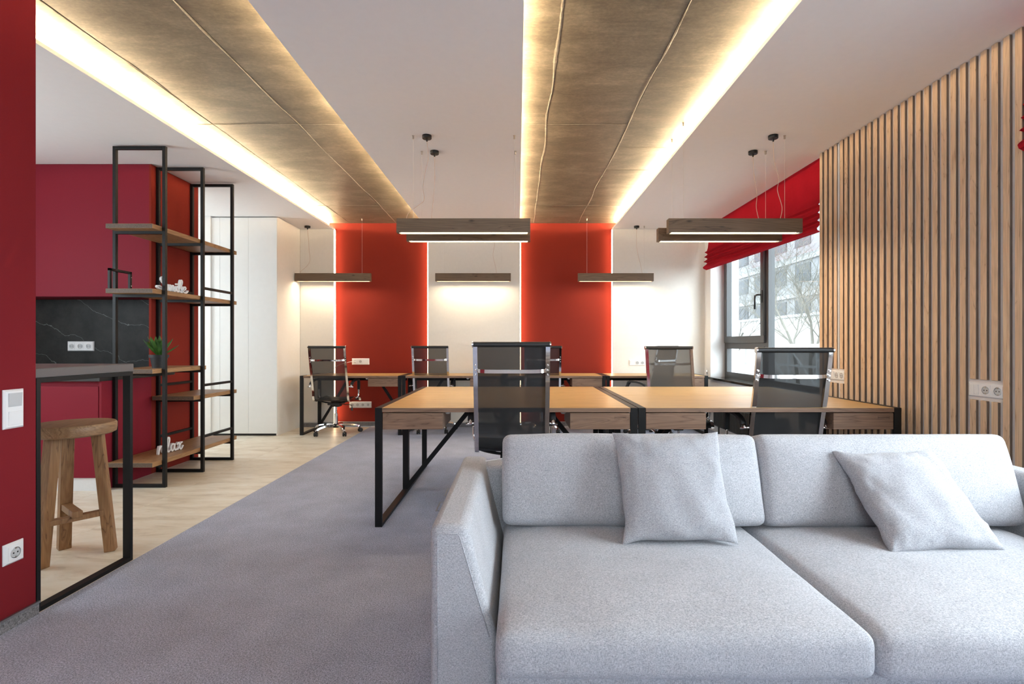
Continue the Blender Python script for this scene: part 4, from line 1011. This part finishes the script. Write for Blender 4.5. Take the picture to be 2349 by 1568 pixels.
# ------------------------------------------------------------------ sockets and switches
wp, gp = M['white_plastic'], M['grey_plastic']
def plate(name, mods, loc, rz, label, cat, cell=.071, edge=.0815, vert=False, cols=None):
    # plate in local XZ, front towards -Y
    e = empty(name, loc, rz, label, cat); n = len(mods); L = edge + cell * (n - 1); hw, hh = (edge / 2, L / 2) if vert else (L / 2, edge / 2); d = .011
    inn = .007
    vs = [(-hw, 0, -hh), (hw, 0, -hh), (hw, 0, hh), (-hw, 0, hh), (-hw, -.004, -hh), (hw, -.004, -hh), (hw, -.004, hh), (-hw, -.004, hh), (-hw + inn, -d, -hh + inn), (hw - inn, -d, -hh + inn), (hw - inn, -d, hh - inn), (-hw + inn, -d, hh - inn)]
    fs = [(0, 1, 2, 3), (8, 9, 10, 11)] + [(a, (a + 1) % 4, (a + 1) % 4 + 4, a + 4) for a in range(4)] + [(a + 4, (a + 1) % 4 + 4, (a + 1) % 4 + 8, a + 8) for a in range(4)]
    MB().add(vs, fs).build('frame', wp, e, bevel=.0008)
    for i, md_ in enumerate(mods):
        p = (i - (n - 1) / 2) * cell; cx, cz = (0, -p) if vert else (p, 0); s_ = .0275; mt_ = cols[i] if cols else wp
        if md_ in ('switch', 'double_switch', 'blank'):
            parts = [(cx - s_, cx + s_)] if md_ != 'double_switch' else [(cx - s_, cx - .0006), (cx + .0006, cx + s_)]
            for a, b in parts:
                tl = 0.0 if md_ == 'blank' else .003
                MB().prism([(-d, cz - s_), (-d - .0015, cz - s_), (-d - .0015 - tl, cz + s_), (-d, cz + s_)], a, b, 'x').build('blank_cover' if md_ == 'blank' else 'rocker', mt_, e, bevel=.0008)
        else:
            ins = MB().box(cx - s_, cx + s_, -d - .0018, -d, cz - s_, cz + s_, .0006).build('socket_insert', wp, e)
            MB().lathe([(.0215, -.0022), (.0215, .0), (.0195, .0), (.0190, -.0012)], (cx, -d - .0018, cz), 'y', 24, False).build('socket_rim', wp, ins, smooth='auto')
            MB().lathe([(.0193, -.0003), (.0190, -.0006), (.0, -.0008)], (cx, -d - .0018, cz), 'y', 24, False).build('socket_well', gp, ins)
            for s2 in ((-1, 1) if md_ == 'socket' else (.5,)): MB().lathe([(.0032, -.0016), (.0032, 0)], (cx + s2 * .0085, -d - .0018, cz), 'y', 10).build('pin_hole', M['dark_hole'], ins)
            if md_ == 'socket': [MB().box(cx - .003, cx + .003, -d - .0040, -d - .002, cz + q - .003, cz + q + .003).build('earth_clip', M['nickel'], ins) for q in (-.0175, .0175)]
    return e
plate('light_switch', ['switch', 'switch'], (XL, 2.078, .888), PI / 2, 'white double light switch above the socket on the red wall end', 'switch', vert=True, cols=[gp, wp], cell=.074, edge=.084)
plate('wall_socket', ['socket'], (XL, 2.078, .306), PI / 2, 'single white wall socket low on the red wall end', 'socket', edge=.084)
plate('wall_socket', ['socket'] * 3, (-4.14, 4.86, 1.131), 0, 'triple socket on the dark veined backsplash', 'socket', cell=.080, edge=.092)
plate('wall_socket', ['socket', 'socket', 'blank'], (-2.204, YN, .907), 0, 'triple socket plate above the desk on the red recess, with plug', 'socket', cell=.077, edge=.088)
plate('wall_socket', ['socket', 'socket', 'socket', 'data'], (-2.207, YN, .300), 0, 'four gang socket plate near the floor on the red recess', 'socket', cell=.074, edge=.088)
plate('wall_socket', ['blank', 'socket', 'socket'], (1.662, YF, .893), 0, 'triple socket plate on the white panel beside the window', 'socket')
plate('wall_socket', ['double_switch', 'socket', 'socket'], (2.557, 2.783, .899), -PI / 2, 'switch and double socket set between slats behind the sofa end', 'socket')
plate('wall_socket', ['switch', 'socket', 'socket'], (2.557, 4.083, .903), -PI / 2, 'switch and double socket set between slats beside the desk chair', 'socket', cell=.062, edge=.080)
m = MB().box(-2.304, -2.262, YN - .05, YN - .0145, .897, .917, .004); pl = tag(m.build('charger_plug', wp), 'white plug in the socket above the corner desk', 'plug')
MB().tube(catmull([(-2.304, YN - .035, .907), (-2.36, YN - .06, .898), (-2.45, YN - .2, .86), (-2.52, 6.93, .79), (-2.58, 6.85, .756), (-2.66, 6.72, .753), (-2.72, 6.62, .753)], 6), .0028, 6).build('cable', wp, pl, smooth=True)

# floor boxes let into the carpet under the front desk
for x, y, lab in ((-.565, 3.53, 'flush floor box in the carpet under the front desk, nearer the sofa'), (-.555, 3.88, 'flush floor box in the carpet under the front desk, farther from the sofa')):
    e = empty('floor_box', (x, y, 0), 0, lab, 'floor box', 'floor boxes under the front desk')
    m = MB(); m.box(0, .2, 0, .006, -.002, .002); m.box(0, .2, .194, .2, -.002, .002); m.box(0, .006, .006, .194, -.002, .002); m.box(.194, .2, .006, .194, -.002, .002); m.build('frame', M['aluminium'], e)
    MB().box(.007, .193, .007, .193, -.002, .001).build('lid', M['carpet'], e)
